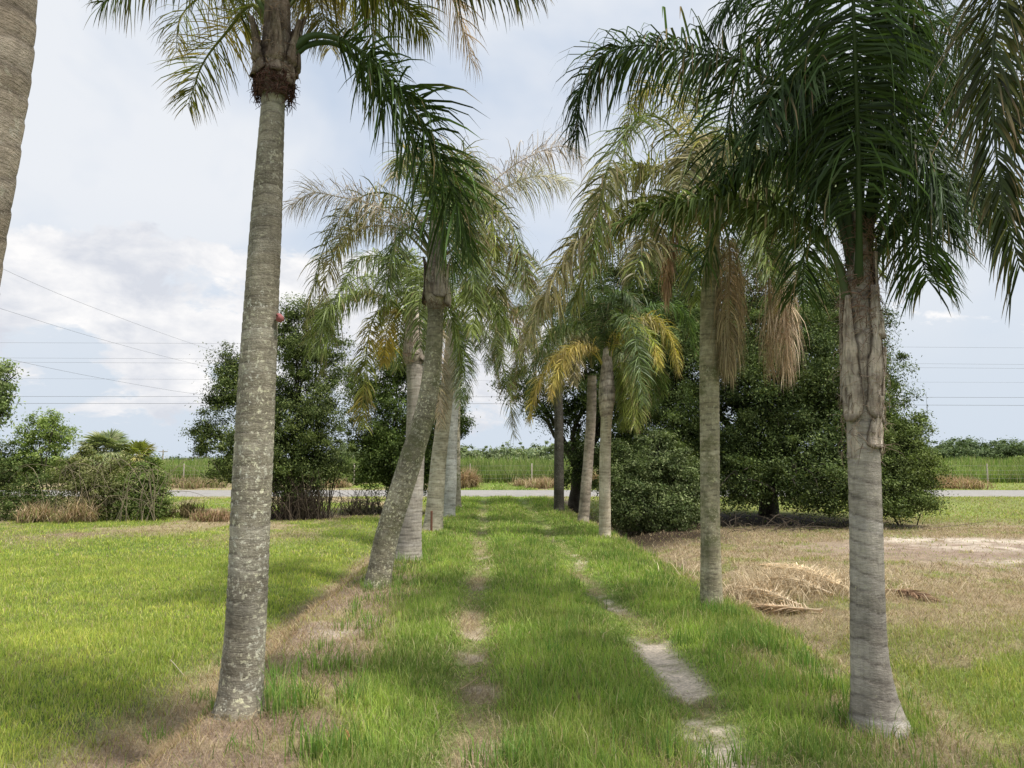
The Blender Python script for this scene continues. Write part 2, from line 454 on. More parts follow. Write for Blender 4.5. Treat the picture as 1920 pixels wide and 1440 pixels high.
def build_road():
    xs = np.concatenate([np.linspace(-300, -40, 12)[:-1], np.arange(-40, 40, .5), np.linspace(40, 300, 12)])
    ws = np.array([34.1, 34.25, 36, 37.3, 38.5, 40.4, 40.55])
    X, Y = np.meshgrid(xs, ws)
    Y = Y + .12 * (vn(X * .8, Y * 0, 3) - .5) * (np.abs(Y - 37.3) > 3)
    Z = np.full_like(X, .035); Z[0] = -.05; Z[-1] = -.05; Z[2:5] += .02
    V = np.stack([X.ravel(), Y.ravel(), Z.ravel()], 1)
    nx, ny = len(xs), len(ws)
    i = np.arange(ny - 1)[:, None]; j = np.arange(nx - 1)[None, :]
    F = np.stack([i * nx + j, i * nx + j + 1, (i + 1) * nx + j + 1, (i + 1) * nx + j], -1).reshape(-1, 4)
    m, nt, out = mat_new("worn_asphalt")
    tc = nd(nt, "ShaderNodeTexCoord")
    n = nd(nt, "ShaderNodeTexNoise"); n.inputs["Scale"].default_value = 2.0; n.inputs["Detail"].default_value = 8
    nt.links.new(tc.outputs["Object"], n.inputs["Vector"])
    n2 = nd(nt, "ShaderNodeTexNoise"); n2.inputs["Scale"].default_value = 60; n2.inputs["Detail"].default_value = 4
    nt.links.new(tc.outputs["Object"], n2.inputs["Vector"])
    c = ramp(nt, n.outputs[0], [(.3, (.25, .24, .225)), (.7, (.33, .315, .295))])
    c = mixc(nt, 1.0, c, ramp(nt, n2.outputs[0], [(.3, .8), (.7, 1.2)]), "MULTIPLY")
    b = nd(nt, "ShaderNodeBsdfPrincipled"); b.inputs["Roughness"].default_value = .9
    nt.links.new(c, b.inputs["Base Color"]); nt.links.new(b.outputs[0], out.inputs[0])
    tag(add_mesh("road", V, F, m), kind="structure")
build_road()

# ------------------------------------------------------------------ grass
def blades(x, y, z, h, w, lean, col, tipcol=None, curl=.5):
    """one bent two-segment ribbon per point"""
    n = len(x)
    az = rs.uniform(0, 2 * math.pi, n)
    d = np.stack([np.cos(az), np.sin(az)], 1)
    # width vector roughly random in the horizontal plane
    wa = rs.uniform(0, math.pi, n)
    W = np.stack([np.cos(wa), np.sin(wa), np.zeros(n)], 1) * (w * .5)[:, None]
    B = np.stack([x, y, z - .01], 1)
    e1 = np.stack([d[:, 0] * np.sin(lean * .5), d[:, 1] * np.sin(lean * .5), np.cos(lean * .5)], 1)
    l2 = lean * (1 + curl)
    e2 = np.stack([d[:, 0] * np.sin(l2), d[:, 1] * np.sin(l2), np.cos(l2)], 1)
    p1 = B + e1 * (h * .5)[:, None]
    p2 = p1 + e2 * (h * .5)[:, None]
    V = np.stack([B - W, B + W, p1 - W * .8, p1 + W * .8, p2 - W * .12, p2 + W * .12], 1)
    k = np.arange(n)[:, None] * 6
    F = np.concatenate([k + np.array([[0, 1, 3, 2]]), k + np.array([[2, 3, 5, 4]])])
    t = col if tipcol is None else tipcol
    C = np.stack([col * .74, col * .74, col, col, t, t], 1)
    return V.reshape(-1, 3), F, C.reshape(-1, 3)

def sample_wedge(y0, y1, n, marg=1.12, extra=.5):
    y = np.sqrt(rs.uniform(y0 * y0, y1 * y1, n))
    hw = y * 960 / FPX * marg + extra
    x = rs.uniform(-1, 1, n) * hw
    return x, y

def pick(cols, n):
    cols = np.array(cols); return cols[rs.randint(0, len(cols), n)]

GREENS = [(.31, .44, .095), (.27, .40, .085), (.37, .48, .13), (.22, .35, .08), (.43, .50, .17), (.30, .43, .12)]
STRAW = [(.56, .46, .29), (.48, .39, .24), (.64, .54, .37), (.40, .32, .20), (.33, .27, .18), (.48, .36, .22), (.36, .38, .15)]

def grass_band(bag, y0, y1, n, hs, ws):
    x, y = sample_wedge(y0, y1, n)
    r = regions(x, y)
    u = r["u"]
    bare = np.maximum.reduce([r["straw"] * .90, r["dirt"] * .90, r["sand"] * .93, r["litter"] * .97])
    keep = (rs.uniform(0, 1, n) < (1 - bare) ** 1.5 + .02) & ~((y > 33.9) & (y < 40.7))
    x, y = x[keep], y[keep]; r = {k: v[keep] for k, v in r.items()}; u = r["u"]; bare = bare[keep]
    m = len(x)
    lane = ss(-1.6, -.9, u) * (1 - ss(2.5, 3.0, u))
    yard = 1 - lane
    clump = fbm(x, y, 4.5, 91, 3)
    h = rs.lognormal(0, .30, m) * hs * (.26 + .84 * clump)
    h = h * (1 + .35 * lane * (r["n1"] - .3))
    h = h * (.75 + .25 * lane)
    rutd = np.exp(-((u + .13) / .22) ** 2) + np.exp(-((u - 1.42) / .28) ** 2)
    h = h * (1 - .5 * np.clip(rutd, 0, 1)) * (1 - .45 * bare)
    w = ws * rs.uniform(.6, 1.3, m)
    lean = np.abs(rs.normal(0, .42, m)) + .08 + .5 * np.clip(rutd, 0, 1)
    c = pick(GREENS, m)
    # patches: bluish deep tufts versus lighter yellow lawn
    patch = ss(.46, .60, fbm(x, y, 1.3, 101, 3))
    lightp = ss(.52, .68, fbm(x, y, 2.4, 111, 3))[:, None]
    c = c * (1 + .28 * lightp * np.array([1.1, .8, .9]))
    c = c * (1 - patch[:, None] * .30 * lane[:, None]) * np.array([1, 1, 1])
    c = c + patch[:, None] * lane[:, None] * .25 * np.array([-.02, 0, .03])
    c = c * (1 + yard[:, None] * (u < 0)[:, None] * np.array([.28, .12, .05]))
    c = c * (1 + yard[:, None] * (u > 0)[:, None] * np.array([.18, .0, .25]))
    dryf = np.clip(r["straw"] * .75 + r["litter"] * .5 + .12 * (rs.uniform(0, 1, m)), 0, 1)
    dr = rs.uniform(0, 1, m) < dryf * .8 + .05
    c[dr] = pick(STRAW, dr.sum()) * .9
    pb_ = rs.uniform(0, 1, m) < .13
    c[pb_] = pick([(.48, .52, .22), (.40, .47, .16), (.52, .50, .28)], pb_.sum())
    c = c * rs.uniform(.75, 1.25, m)[:, None]
    tip = c * np.array([1.18, 1.08, .9])
    z = ground_z(x, y)
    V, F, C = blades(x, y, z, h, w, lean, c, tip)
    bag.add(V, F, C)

def straw_band(bag, y0, y1, n, L, ws):
    x, y = sample_wedge(y0, y1, n)
    r = regions(x, y)
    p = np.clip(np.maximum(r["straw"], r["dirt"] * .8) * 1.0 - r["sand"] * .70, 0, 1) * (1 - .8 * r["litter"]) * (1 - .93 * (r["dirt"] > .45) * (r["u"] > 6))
    keep = (rs.uniform(0, 1, n) < p) & ~((y > 33.9) & (y < 40.7))
    x, y = x[keep], y[keep]; r = {k: v[keep] for k, v in r.items()}
    m = len(x)
    h = rs.uniform(.4, 1.4, m) * L
    w = ws * rs.uniform(.5, 1.2, m)
    lean = rs.uniform(1.15, 1.5, m)
    c = pick(STRAW, m)
    g = (r["dirt"] > .45)
    c[g] = c[g] * np.array([.84, .80, .82])
    le = (r["u"] < -1.6) & (r["u"] > -2.9) & (rs.uniform(0, 1, m) < .5)
    c[le] = c[le] * np.array([1.0, .94, .88])
    c = c * rs.uniform(.65, 1.25, m)[:, None]
    z = ground_z(x, y) + rs.uniform(.004, .022, m)
    V, F, C = blades(x, y, z, h, w, lean, c, None, curl=.08)
    bag.add(V, F, C)

g = Bag()
grass_band(g, 2.7, 5.5, 130000, .125, .0048)
grass_band(g, 5.5, 9, 170000, .12, .0065)
grass_band(g, 9, 15, 200000, .11, .010)
grass_band(g, 15, 24, 150000, .11, .018)
grass_band(g, 24, 34, 90000, .11, .03)
grass_band(g, 40, 47, 40000, .14, .05)
tag(g.build("grass", M_grass), "bright green grass covering the lane, the banks and both lawns", "grass", kind="stuff")
g = Bag()
straw_band(g, 2.7, 6, 90000, .10, .0028)
straw_band(g, 6, 11, 110000, .11, .0045)
straw_band(g, 11, 20, 110000, .12, .009)
straw_band(g, 20, 33, 30000, .14, .02)
tag(g.build("straw", M_dead), "tan dry grass thatch lying flat in the gutters and on the bare yard", "dry grass", kind="stuff")

# taller loose tufts on the banks (each a plant of its own is beyond counting: one object)
g = Bag()
tufts = []
for (px, py, hh, n) in ((535, 1375, .32, 70), (560, 1330, .28, 50), (610, 1265, .26, 60), (655, 1255, .22, 50), (700, 1180, .2, 50), (590, 1420, .26, 60),
                        (520, 1300, .2, 40), (470, 1330, .14, 40), (430, 1345, .13, 40), (1440, 1240, .24, 60), (1500, 1280, .26, 60), (1390, 1200, .22, 60),
                        (1360, 1160, .2, 60), (1330, 1150, .2, 60), (1290, 1140, .2, 40), (1540, 1330, .22, 60), (1455, 1330, .2, 60), (1590, 1390, .16, 60), (1740, 1300, .2, 50),
                        (1800, 1330, .2, 50), (1860, 1390, .24, 60), (300, 1290, .16, 40), (380, 1230, .15, 50), (420, 1180, .14, 50), (250, 1350, .14, 40),
                        (820, 1060, .2, 40), (740, 1090, .18, 50), (690, 1110, .16, 40), (830, 985, .2, 40), (60, 1400, .15, 50), (640, 1420, .25, 80), (1400, 1420, .2, 70),
                        (1230, 1420, .2, 60), (980, 1430, .22, 80), (900, 1420, .2, 60)):
    p = G(px, py, -.1 if (px > 1420 or px < 560) else 0)
    tufts.append((p[0], p[1], hh, n))
for k in range(230):
    y = rs.uniform(3, 15); side = rs.rand()
    u = rs.uniform(-1.5, -.9) if side < .3 else rs.uniform(1.7, 3.6) if side < .75 else rs.uniform(.1, 1.2)
    tufts.append((u - LANE * y, y, rs.uniform(.12, .22), rs.randint(14, 34)))
for (px, py, rr_) in ((445, 1325, .17), (1645, 1352, .18), (705, 1098, .2), (1333, 1135, .15), (765, 1050, .26), (1133, 1003, .15), (811, 993, .26)):
    p = G(px, py, 0)
    for k in range(16):
        a = rs.uniform(0, 6.28)
        tufts.append((p[0] + math.cos(a) * rr_ * rs.uniform(1, 1.6), p[1] + math.sin(a) * rr_ * rs.uniform(1, 1.6), rs.uniform(.07, .17), rs.randint(8, 22)))
for (tx, ty, hh, n) in tufts:
    x = tx + rs.normal(0, .05 + .003 * n ** .5, n); y = ty + rs.normal(0, .06, n)
    c = pick([(.18, .31, .075), (.15, .27, .07), (.23, .36, .08), (.27, .34, .11)], n) * rs.uniform(.7, 1.2, n)[:, None]
    V, F, C = blades(x, y, ground_z(x, y), hh * rs.uniform(.5, 1.15, n), np.full(n, .006) * (1 + ty * .04), np.abs(rs.normal(0, .38, n)) + .05, c, c * 1.15)
    g.add(V, F, C)
tag(g.build("tall_grass", M_grass), "longer loose grass tufts along the two banks of the lane", "grass", kind="stuff")

# ------------------------------------------------------------------ palms
def frond_mesh(ctrl, L=.5, n=90, col=(.06, .10, .03), w=.02, g=.75, rad=.014, tipbrown=.2, t0=.16, plum=.5, vary=.42, col2=None, seg=4, fwd=.55, rcol=None, base=None, parent=None, mat=None, name="frond", lowg=0):
    C = catmull(ctrl, 44)
    col = np.array(col, float)
    bag = Bag()
    T = norm(np.gradient(C, axis=0))
    H = C[-1] - C[0]; H[2] = 0
    if np.linalg.norm(H) < .15: H = np.array([.3, -1, 0.])
    H = norm(H)
    S0 = np.cross(H, [0, 0, 1.0])
    rt = np.linspace(0, 1, 44)
    R = rad * (1.0 * (1 - rt) ** .8 + .12) * (1 + 1.1 * np.exp(-rt / .06))
    V, F = tube(C, R, 5)
    rc = np.array(rcol if rcol is not None else col * 1.15 + .01)
    bag.add(V, F, rc)
    m = int(2 * n * 2.3); w = w * .88; g = g * 1.0
    t = np.sort(t0 + (1 - t0) * rs.uniform(0, 1, m)); t = np.clip(t + rs.normal(0, .003, m), 0, 1)
    side = np.where(rs.rand(m) < .5, -1.0, 1.0)
    idx = t * 43; i0 = np.clip(idx.astype(int), 0, 42); f = (idx - i0)[:, None]
    B = C[i0] * (1 - f) + C[i0 + 1] * f
    Tt = norm(T[i0] * (1 - f) + T[i0 + 1] * f)
    S = norm(S0 - (Tt @ S0)[:, None] * Tt)
    U = np.cross(S, Tt)
    e = rs.normal(.12, plum, m)
    prof = np.clip(np.minimum((t - t0) / .18 * .45 + .55, 1) * (1 - .5 * ss(.72, 1.0, t)), .1, 1)
    l = L * prof * rs.uniform(.72, 1.15, m)
    fw = fwd * (.7 + 1.1 * t ** 3) + rs.normal(0, .15, m)
    d0 = norm(S * (side * np.cos(e))[:, None] + U * np.sin(e)[:, None] + Tt * fw[:, None])
    gg = np.clip(g * rs.uniform(.6, 1.3, m), 0, 1.6)
    W0 = norm(np.cross(d0, norm(U + rs.normal(0, .35, (m, 3)))))
    pts = [B]; p = B.copy()
    for k in range(seg):
        s = (k + .5) / seg
        d = norm(d0 * np.maximum(0.02, 1 - s * gg)[:, None] + np.array([0, 0, -1.0]) * (s * gg * 1.25)[:, None] + rs.normal(0, .05, (m, 3)) * s)
        p = p + d * (l / seg)[:, None]; pts.append(p)
    wid = w * rs.uniform(.7, 1.2, m) * (.6 + .4 * prof)
    prf = [.45, 1, .9, .62, .06] if seg == 4 else [.5, 1, .7, .06]
    VV = []
    for k in range(seg + 1):
        VV.append(pts[k] - W0 * (wid * prf[k] * .5)[:, None]); VV.append(pts[k] + W0 * (wid * prf[k] * .5)[:, None])
    nv = 2 * (seg + 1)
    V = np.stack(VV, 1)
    ki = np.arange(m)[:, None] * nv
    F = np.concatenate([ki + np.array([[2 * k, 2 * k + 1, 2 * k + 3, 2 * k + 2]]) for k in range(seg)])
    cc = np.tile(col, (m, 1))
    if col2 is not None:
        mixv = np.clip(ss(.25, .75, vn(t * 5 + rs.uniform(0, 50), t * 0, 5) + rs.normal(0, .15, m)), 0, 1)[:, None]
        cc = cc * (1 - mixv) + np.array(col2) * mixv
    cc = cc * (rs.lognormal(0, vary, m).clip(.3, 2.4))[:, None]
    tb = (rs.rand(m) < tipbrown).astype(float)[:, None]
    brown = np.array([.30, .21, .12]) * rs.uniform(.7, 1.2, m)[:, None]
    CC = []
    for k in range(seg + 1):
        a = tb * ss(.3, 1, k / seg)
        q = cc * (1 - a) + brown * a
        CC.append(q); CC.append(q)
    bag.add(V.reshape(-1, 3), F, np.stack(CC, 1).reshape(-1, 3))
    return bag.build(name, mat or M_palm, parent, base=base)

def rings_radius(C, rad, seg, ring=.055, amp=.03, lump=.05, seed=1):
    """radius multiplier and groove mask for a ringed palm trunk"""
    n = len(C)
    L = np.concatenate([[0], np.cumsum(np.linalg.norm(np.diff(C, axis=0), axis=1))])
    th = np.linspace(0, 2 * math.pi, seg, endpoint=False)
    LL, TH = np.meshgrid(L, th, indexing="ij")
    cx, cy = np.cos(TH), np.sin(TH)
    wob = .35 * (fbm(cx * 1.3 + 5, cy * 1.3 + LL * 1.5, 1, seed, 3) - .5) + .22 * np.sin(TH + seed + LL * 1.2)
    ph = LL / ring + wob * 1.3 + 1.0 * fbm(LL * 3, LL * 0, 1, seed + 9, 2)
    f = ph - np.floor(ph)
    groove = 1 - np.exp(-((np.minimum(f, 1 - f)) / .10) ** 2) * (.45 + .55 * vn(np.floor(ph), TH * 1.5, seed))
    saw = (f - .5)
    lum = (fbm(cx * 1.5 + LL * .9, cy * 1.5 - LL * .7 + seed, 1.3, seed + 3, 4) - .5)
    fine = (fbm(TH * 6, LL * 12, 1.0, seed + 5, 3) - .5)
    rm = 1 + amp * saw * .7 + amp * (groove - 1) * .6 + lump * lum + .022 * fine
    gm = .28 + .72 * groove
    global BAND
    BAND = vn(np.floor(ph) * 3.7, ph * 0, seed + 2)
    return rm, gm, LL / L[-1]

def palm_trunk(root, base, ctrl, radii, mat, step=.02, seg=40, ring=.055, amp=.03, lump=.06, seed=1, name="trunk"):
    c = np.hstack([np.asarray(ctrl, float), np.asarray(radii, float)[:, None]])
    Ltot = np.linalg.norm(np.diff(c[:, :3], axis=0), axis=1).sum()
    q = catmull(c, max(24, int(Ltot / step)))
    rm, gm, hf = rings_radius(q[:, :3], q[:, 3], seg, ring, amp, lump, seed)
    h = np.linalg.norm(q[:, :3] - q[0, :3], axis=1)[:, None]
    tt = np.linspace(0, 2 * math.pi, seg, endpoint=False)[None, :]
    lob = .5 + .5 * np.sin(tt * 5 + seed) * np.sin(tt * 3 + 2 * seed)
    rm = rm * (1 + (.10 + .22 * lob) * np.exp(-(h / .11) ** 1.5) + .05 * (fbm(tt * 8 + h * 0, h * 30 + tt * 0, 1, seed, 2) - .5) * np.exp(-h / .15))
    V, F = tube(q[:, :3], q[:, 3], seg, rm)
    col = np.stack([gm.ravel(), hf.ravel(), BAND.ravel()], 1)
    return add_mesh(name, V, [F], mat, root, col, True, base)

def plate(C, phi, h0, h1, wide, off, mat, root, base, radf, curl=.0, seed=0, name="leaf_sheath", point=1.0, flare=.04):
    """a pointed old leaf base clasping the trunk: C is the trunk curve, h0..h1 along it"""
    n, k = 34, 19
    T, A, Bv = frames(C)
    L = np.concatenate([[0], np.cumsum(np.linalg.norm(np.diff(C, axis=0), axis=1))])
    V = []; col = []
    for i in range(n):
        s = i / (n - 1)
        h = h0 + (h1 - h0) * s
        c = np.array([np.interp(h, L, C[:, q]) for q in range(3)])
        a = np.array([np.interp(h, L, A[:, q]) for q in range(3)]); b = np.array([np.interp(h, L, Bv[:, q]) for q in range(3)])
        r = radf(h) + off + flare * (math.exp(-s / .06) * .0 + s ** 3)
        hw = (1 + .22 * (vn(np.array([i * .9]), np.array([seed * 3.3]), 4)[0] - .5)) * wide * ((1 - s ** 1.3 * .85 * point)) * min(1, .35 + (s / .10) ** .5 * .65)
        for j in range(k):
            v = -1 + 2 * j / (k - 1)
            ang = phi + hw * v
            rr = r + .012 * (1 - v * v) - .006 + .022 * (vn(np.array([j * .55 + seed * 7]), np.array([i * .16]), seed)[0] - .5)
            if s < .05: rr += .004
            V.append(c + rr * (math.cos(ang) * a + math.sin(ang) * b))
            e = max(0, abs(v) - .72) / .28
            col.append((max(.2, 1 - .8 * e ** 1.5 - (.5 if s < .05 else 0)), .3, .3 + .5 * (seed * .37 % 1)))
    V = np.array(V)
    i = np.arange(n - 1)[:, None]; j = np.arange(k - 1)[None, :]
    F = np.stack([i * k + j, i * k + j + 1, (i + 1) * k + j + 1, (i + 1) * k + j], -1).reshape(-1, 4)
    o = add_mesh(name, V, [F], mat, root, np.array(col), True, base)
    sm = o.modifiers.new("thick", "SOLIDIFY"); sm.thickness = .009; sm.offset = 1
    return o

def fibres(root, base, center_curve, radf, h0, h1, n, length=.12, col=(.13, .08, .055), name="fibre", w=.003):
    C = center_curve
    T, A, Bv = frames(C)
    L = np.concatenate([[0], np.cumsum(np.linalg.norm(np.diff(C, axis=0), axis=1))])
    bag = Bag()
    for q in range(n):
        h = rs.uniform(h0, h1); ph = rs.uniform(0, 2 * math.pi)
        c = np.array([np.interp(h, L, C[:, k]) for k in range(3)])
        a = np.array([np.interp(h, L, A[:, k]) for k in range(3)]); b = np.array([np.interp(h, L, Bv[:, k]) for k in range(3)])
        r0 = math.cos(ph) * a + math.sin(ph) * b
        tg = -math.sin(ph) * a + math.cos(ph) * b
        p = c + r0 * (radf(h) + .004)
        d = norm(r0 * rs.uniform(.1, .7) + tg * rs.normal(0, .8) + np.array([0, 0, rs.normal(0, .6)]))
        pts = [p]; Ls = length * rs.uniform(.4, 1.3)
        for k in range(4):
            d = norm(d - r0 * .28 + np.array([0, 0, -.22]) + rs.normal(0, .15, 3)); p = p + d * Ls / 4; pts.append(p)
        V, F = tube(np.array(pts), np.linspace(w, w * .3, 5) * rs.uniform(.6, 1.4), 3)
        bag.add(V, F, np.array(col) * rs.uniform(.6, 1.9))
    return bag.build(name, M_twig, root, base=base)

GRP = "queen palms in two rows along the grass lane"
PAL_NEAR = dict(green=(.028, .05, .018), mid=(.085, .115, .04))

def palm(label, base_px, trunk_px, radii, mat, d, crown, fronds, n_fill=5, fill=None, seed=1, step=.02, seg=40, ring=.055, amp=.03, lump=.06, sheath=None, dlean=0.0, base3=None, Lf=.5, wf=.02, nleaf=90):
    b = base3 if base3 is not None else None
    pts = []
    for k, (px, py) in enumerate(trunk_px):
        pts.append(P(px, py, d + dlean * k / max(1, len(trunk_px) - 1)))
    pts = np.array(pts)
    base = np.array([pts[0][0], pts[0][1], ground_z(pts[0][0], pts[0][1])])
    pts[0][2] = base[2] - .06
    root = thing("queen_palm", base, label, "palm tree", GRP)
    palm_trunk(root, base, pts, radii, mat, step, seg, ring, amp, lump, seed)
    dt = d + dlean
    cc = P(crown[0], crown[1], dt)
    mid = 7 < d < 14
    for fr in fronds:
        fr = dict(fr)
        px = fr.pop("p"); dep = fr.pop("d", 0.0)
        c3 = []
        for k, q in enumerate(px):
            tt = k / (len(px) - 1)
            c3.append(P(q[0], q[1], dt + (dep * tt ** 1.1)))
        kw = dict(L=Lf, w=wf, n=nleaf); kw.update(fr)
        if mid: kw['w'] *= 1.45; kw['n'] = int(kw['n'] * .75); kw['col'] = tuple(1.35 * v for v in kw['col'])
        frond_mesh(c3, base=base, parent=root, **kw)
    # the rest of the crown, spread round in depth
    fl = dict(L=Lf, w=wf, n=int(nleaf * .85)); fl.update(fill or {})
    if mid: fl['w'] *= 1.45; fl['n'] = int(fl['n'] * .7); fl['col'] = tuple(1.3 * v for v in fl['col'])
    reach = fl.pop("reach", 1.7); rise = fl.pop("rise", .8); drop = fl.pop("drop", 1.0); az0 = fl.pop("az", None)
    for k in range(n_fill):
        az = (az0[k % len(az0)] if az0 else k * 2.4 + seed) + rs.normal(0, .2)
        ll = reach * rs.uniform(.8, 1.15); up = rise * rs.uniform(.5, 1.3)
        dx, dy = math.cos(az), math.sin(az)
        c3 = [cc, cc + np.array([dx * .3 * ll, dy * .3 * ll, up * .75]), cc + np.array([dx * .65 * ll, dy * .65 * ll, up * .8]), cc + np.array([dx * .95 * ll, dy * .95 * ll, up * .1]), cc + np.array([dx * 1.1 * ll, dy * 1.1 * ll, (-up * .8 - .2) * drop])]
        frond_mesh(c3, base=base, parent=root, **fl)
    return root, base, pts, cc, dt

DG = (.042, .070, .022)     # near black green
MG = (.10, .14, .04)     # olive green
LG = (.13, .165, .055)      # light green
TAN = (.52, .42, .31)
BRN = (.45, .29, .18)
YEL = (.54, .44, .12)
ORG = (.50, .38, .12)

def w2(*a): return [tuple(v) for v in a]

# ---- front left palm
r, b, pts, cc, dt = palm(
    "tall queen palm at front left, pale lichen spots, small red tag on its trunk",
    None, [(448, 1325), (462, 1150), (473, 900), (487, 620), (500, 400), (513, 180), (520, 60)], [.142, .126, .126, .115, .101, .078, .078], M_t_grey, 4.85, (520, 20),
    [dict(p=w2((545, 92), (590, 66), (660, 85), (730, 150), (800, 250), (850, 360), (878, 470)), d=.25, col=(.055, .09, .026), L=.68, n=72, w=.023, g=.6, t0=.16, plum=.35, rad=.018, tipbrown=.12),
     dict(p=w2((540, 112), (580, 84), (640, 88), (710, 160), (775, 270), (825, 390), (850, 500)), d=.55, col=(.06, .10, .028), L=.60, n=45, w=.019, g=.6, t0=.24, plum=.35, rad=.018, tipbrown=.12),
     dict(p=w2((505, 40), (470, 10), (425, 60), (380, 120), (352, 200)), d=.5, col=(.15, .17, .045), col2=(.42, .32, .08), L=.38, n=42, w=.011, tipbrown=.6, g=.5),
     dict(p=w2((505, 30), (440, -50), (350, -75), (250, -50), (190, 10)), d=-.2, col=MG, L=.40, n=60, w=.013, tipbrown=.6, g=.8),
     dict(p=w2((525, 20), (590, -60), (720, -110), (880, -60), (1010, -30)), d=-.2, col=(.06, .08, .03), L=.5, n=80, w=.018, tipbrown=.4, g=.8),
     dict(p=w2((525, 20), (620, -110), (760, -120), (830, -40), (870, 60), (885, 120)), d=.5, col=TAN, L=.42, n=80, w=.010, tipbrown=.6, g=.9, mat=M_dead),
     dict(p=w2((530, 25), (580, -30), (660, -40), (740, 0), (800, 60)), d=.7, col=(.10, .12, .03), col2=(.22, .18, .05), L=.5, n=80, w=.014, tipbrown=.4),
     dict(p=w2((510, 30), (470, -30), (400, -20), (340, 30), (330, 100)), d=1.0, col=(.18, .19, .06), col2=(.42, .34, .12), L=.38, n=45, w=.010, tipbrown=.6),
     dict(p=w2((520, 20), (560, -30), (600, 10), (620, 90)), d=1.2, col=(.12, .12, .05), col2=TAN, L=.40, n=80, w=.010, tipbrown=.6),
     dict(p=w2((520, 20), (500, -60), (480, -20), (455, 60)), d=1.3, col=(.12, .14, .04), L=.42, n=55, w=.011, tipbrown=.5),
     ], n_fill=3, fill=dict(reach=1.6, rise=1.2, drop=-.3, col=(.08, .11, .035), az=[1.2, 4.2, 5.2, 3.4, .4, 2.2]), seed=3, step=.010, seg=64, ring=.075, amp=.040, lump=.06, wf=.014)
L1 = (r, b, pts, dt)
# clasping leaf bases at the top of its trunk
Ct = catmull(np.array([P(512, 200, dt), P(517, 120, dt), P(520, 60, dt), P(522, -40, dt)]), 40)
Ltop = np.linalg.norm(np.diff(Ct, axis=0), axis=1).sum()
radf = lambda h: .088 + .028 * math.exp(-((h - .16) / .13) ** 2) + .02 * (h > .3)
q = catmull(np.hstack([Ct[[3, 8, 14, 22, 30, 39]], np.array([[.090], [.128], [.112], [.095], [.088], [.075]])]), 60)
rm, gm, hf = rings_radius(q[:, :3], q[:, 3], 36, .09, .05, .12, 33)
V, F = tube(q[:, :3], q[:, 3], 36, rm)
add_mesh("crown_shaft", V, [F], M_collar, r, np.stack([gm.ravel() * .75, hf.ravel() * 0 + .4, BAND.ravel()], 1), True, b)
for k, (ph, h0, h1, wd, of) in enumerate([(-1.7, .14, .62, .65, .012), (-.3, .16, .66, .7, .014), (-2.9, .20, .62, .6, .014), (.9, .12, .55, .7, .03), (-1.0, .26, .72, .55, .04), (2.2, .18, .6, .7, .03)]):
    plate(Ct, ph, h0, h1, wd, of, M_collar, r, b, radf, seed=k)
fibres(r, b, Ct, lambda h: radf(h) + .012, .05, .24, 700, .075, (.07, .035, .028), w=.004)
fibres(r, b, Ct, lambda h: radf(h) + .03, .2, .7, 160, .12, (.16, .11, .075), name="fibre")

# ---- leaning second left palm
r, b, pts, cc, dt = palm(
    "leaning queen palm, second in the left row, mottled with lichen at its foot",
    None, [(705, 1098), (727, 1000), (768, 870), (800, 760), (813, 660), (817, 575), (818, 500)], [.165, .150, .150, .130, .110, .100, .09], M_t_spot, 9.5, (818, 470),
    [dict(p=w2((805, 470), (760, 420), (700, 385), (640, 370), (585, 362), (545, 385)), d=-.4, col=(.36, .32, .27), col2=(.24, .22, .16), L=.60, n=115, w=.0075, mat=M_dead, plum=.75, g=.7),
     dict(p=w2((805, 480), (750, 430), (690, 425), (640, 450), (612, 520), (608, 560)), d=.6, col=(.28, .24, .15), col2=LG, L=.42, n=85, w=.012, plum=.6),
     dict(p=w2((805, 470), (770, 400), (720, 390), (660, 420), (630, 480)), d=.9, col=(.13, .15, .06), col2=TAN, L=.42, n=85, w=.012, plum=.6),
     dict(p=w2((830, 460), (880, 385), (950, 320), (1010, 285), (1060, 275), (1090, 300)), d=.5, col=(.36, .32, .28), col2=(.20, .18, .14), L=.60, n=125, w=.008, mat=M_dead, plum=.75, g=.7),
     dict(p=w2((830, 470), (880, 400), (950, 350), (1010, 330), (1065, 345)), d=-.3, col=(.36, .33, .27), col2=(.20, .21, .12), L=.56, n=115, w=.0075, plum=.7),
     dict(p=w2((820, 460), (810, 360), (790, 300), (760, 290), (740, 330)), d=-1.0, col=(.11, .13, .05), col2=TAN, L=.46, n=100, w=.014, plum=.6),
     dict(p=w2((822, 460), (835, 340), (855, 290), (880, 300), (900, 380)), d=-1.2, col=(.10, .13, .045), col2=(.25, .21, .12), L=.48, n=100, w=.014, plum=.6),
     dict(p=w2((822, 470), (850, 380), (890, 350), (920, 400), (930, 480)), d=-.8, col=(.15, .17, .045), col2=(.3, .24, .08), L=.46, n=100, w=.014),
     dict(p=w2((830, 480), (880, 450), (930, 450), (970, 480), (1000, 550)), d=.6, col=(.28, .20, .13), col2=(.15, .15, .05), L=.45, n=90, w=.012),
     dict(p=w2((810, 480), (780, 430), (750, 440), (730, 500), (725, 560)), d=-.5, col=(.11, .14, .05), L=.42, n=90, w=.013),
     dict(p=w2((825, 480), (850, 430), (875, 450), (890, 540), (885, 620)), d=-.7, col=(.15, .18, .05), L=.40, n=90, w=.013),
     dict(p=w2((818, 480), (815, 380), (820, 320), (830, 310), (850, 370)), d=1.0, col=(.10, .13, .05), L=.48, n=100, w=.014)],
    n_fill=4, fill=dict(reach=1.5, rise=.8, col=(.10, .13, .045), col2=(.20, .19, .09), n=90), seed=5, step=.02, seg=48, ring=.05, amp=.035, lump=.08, wf=.013)
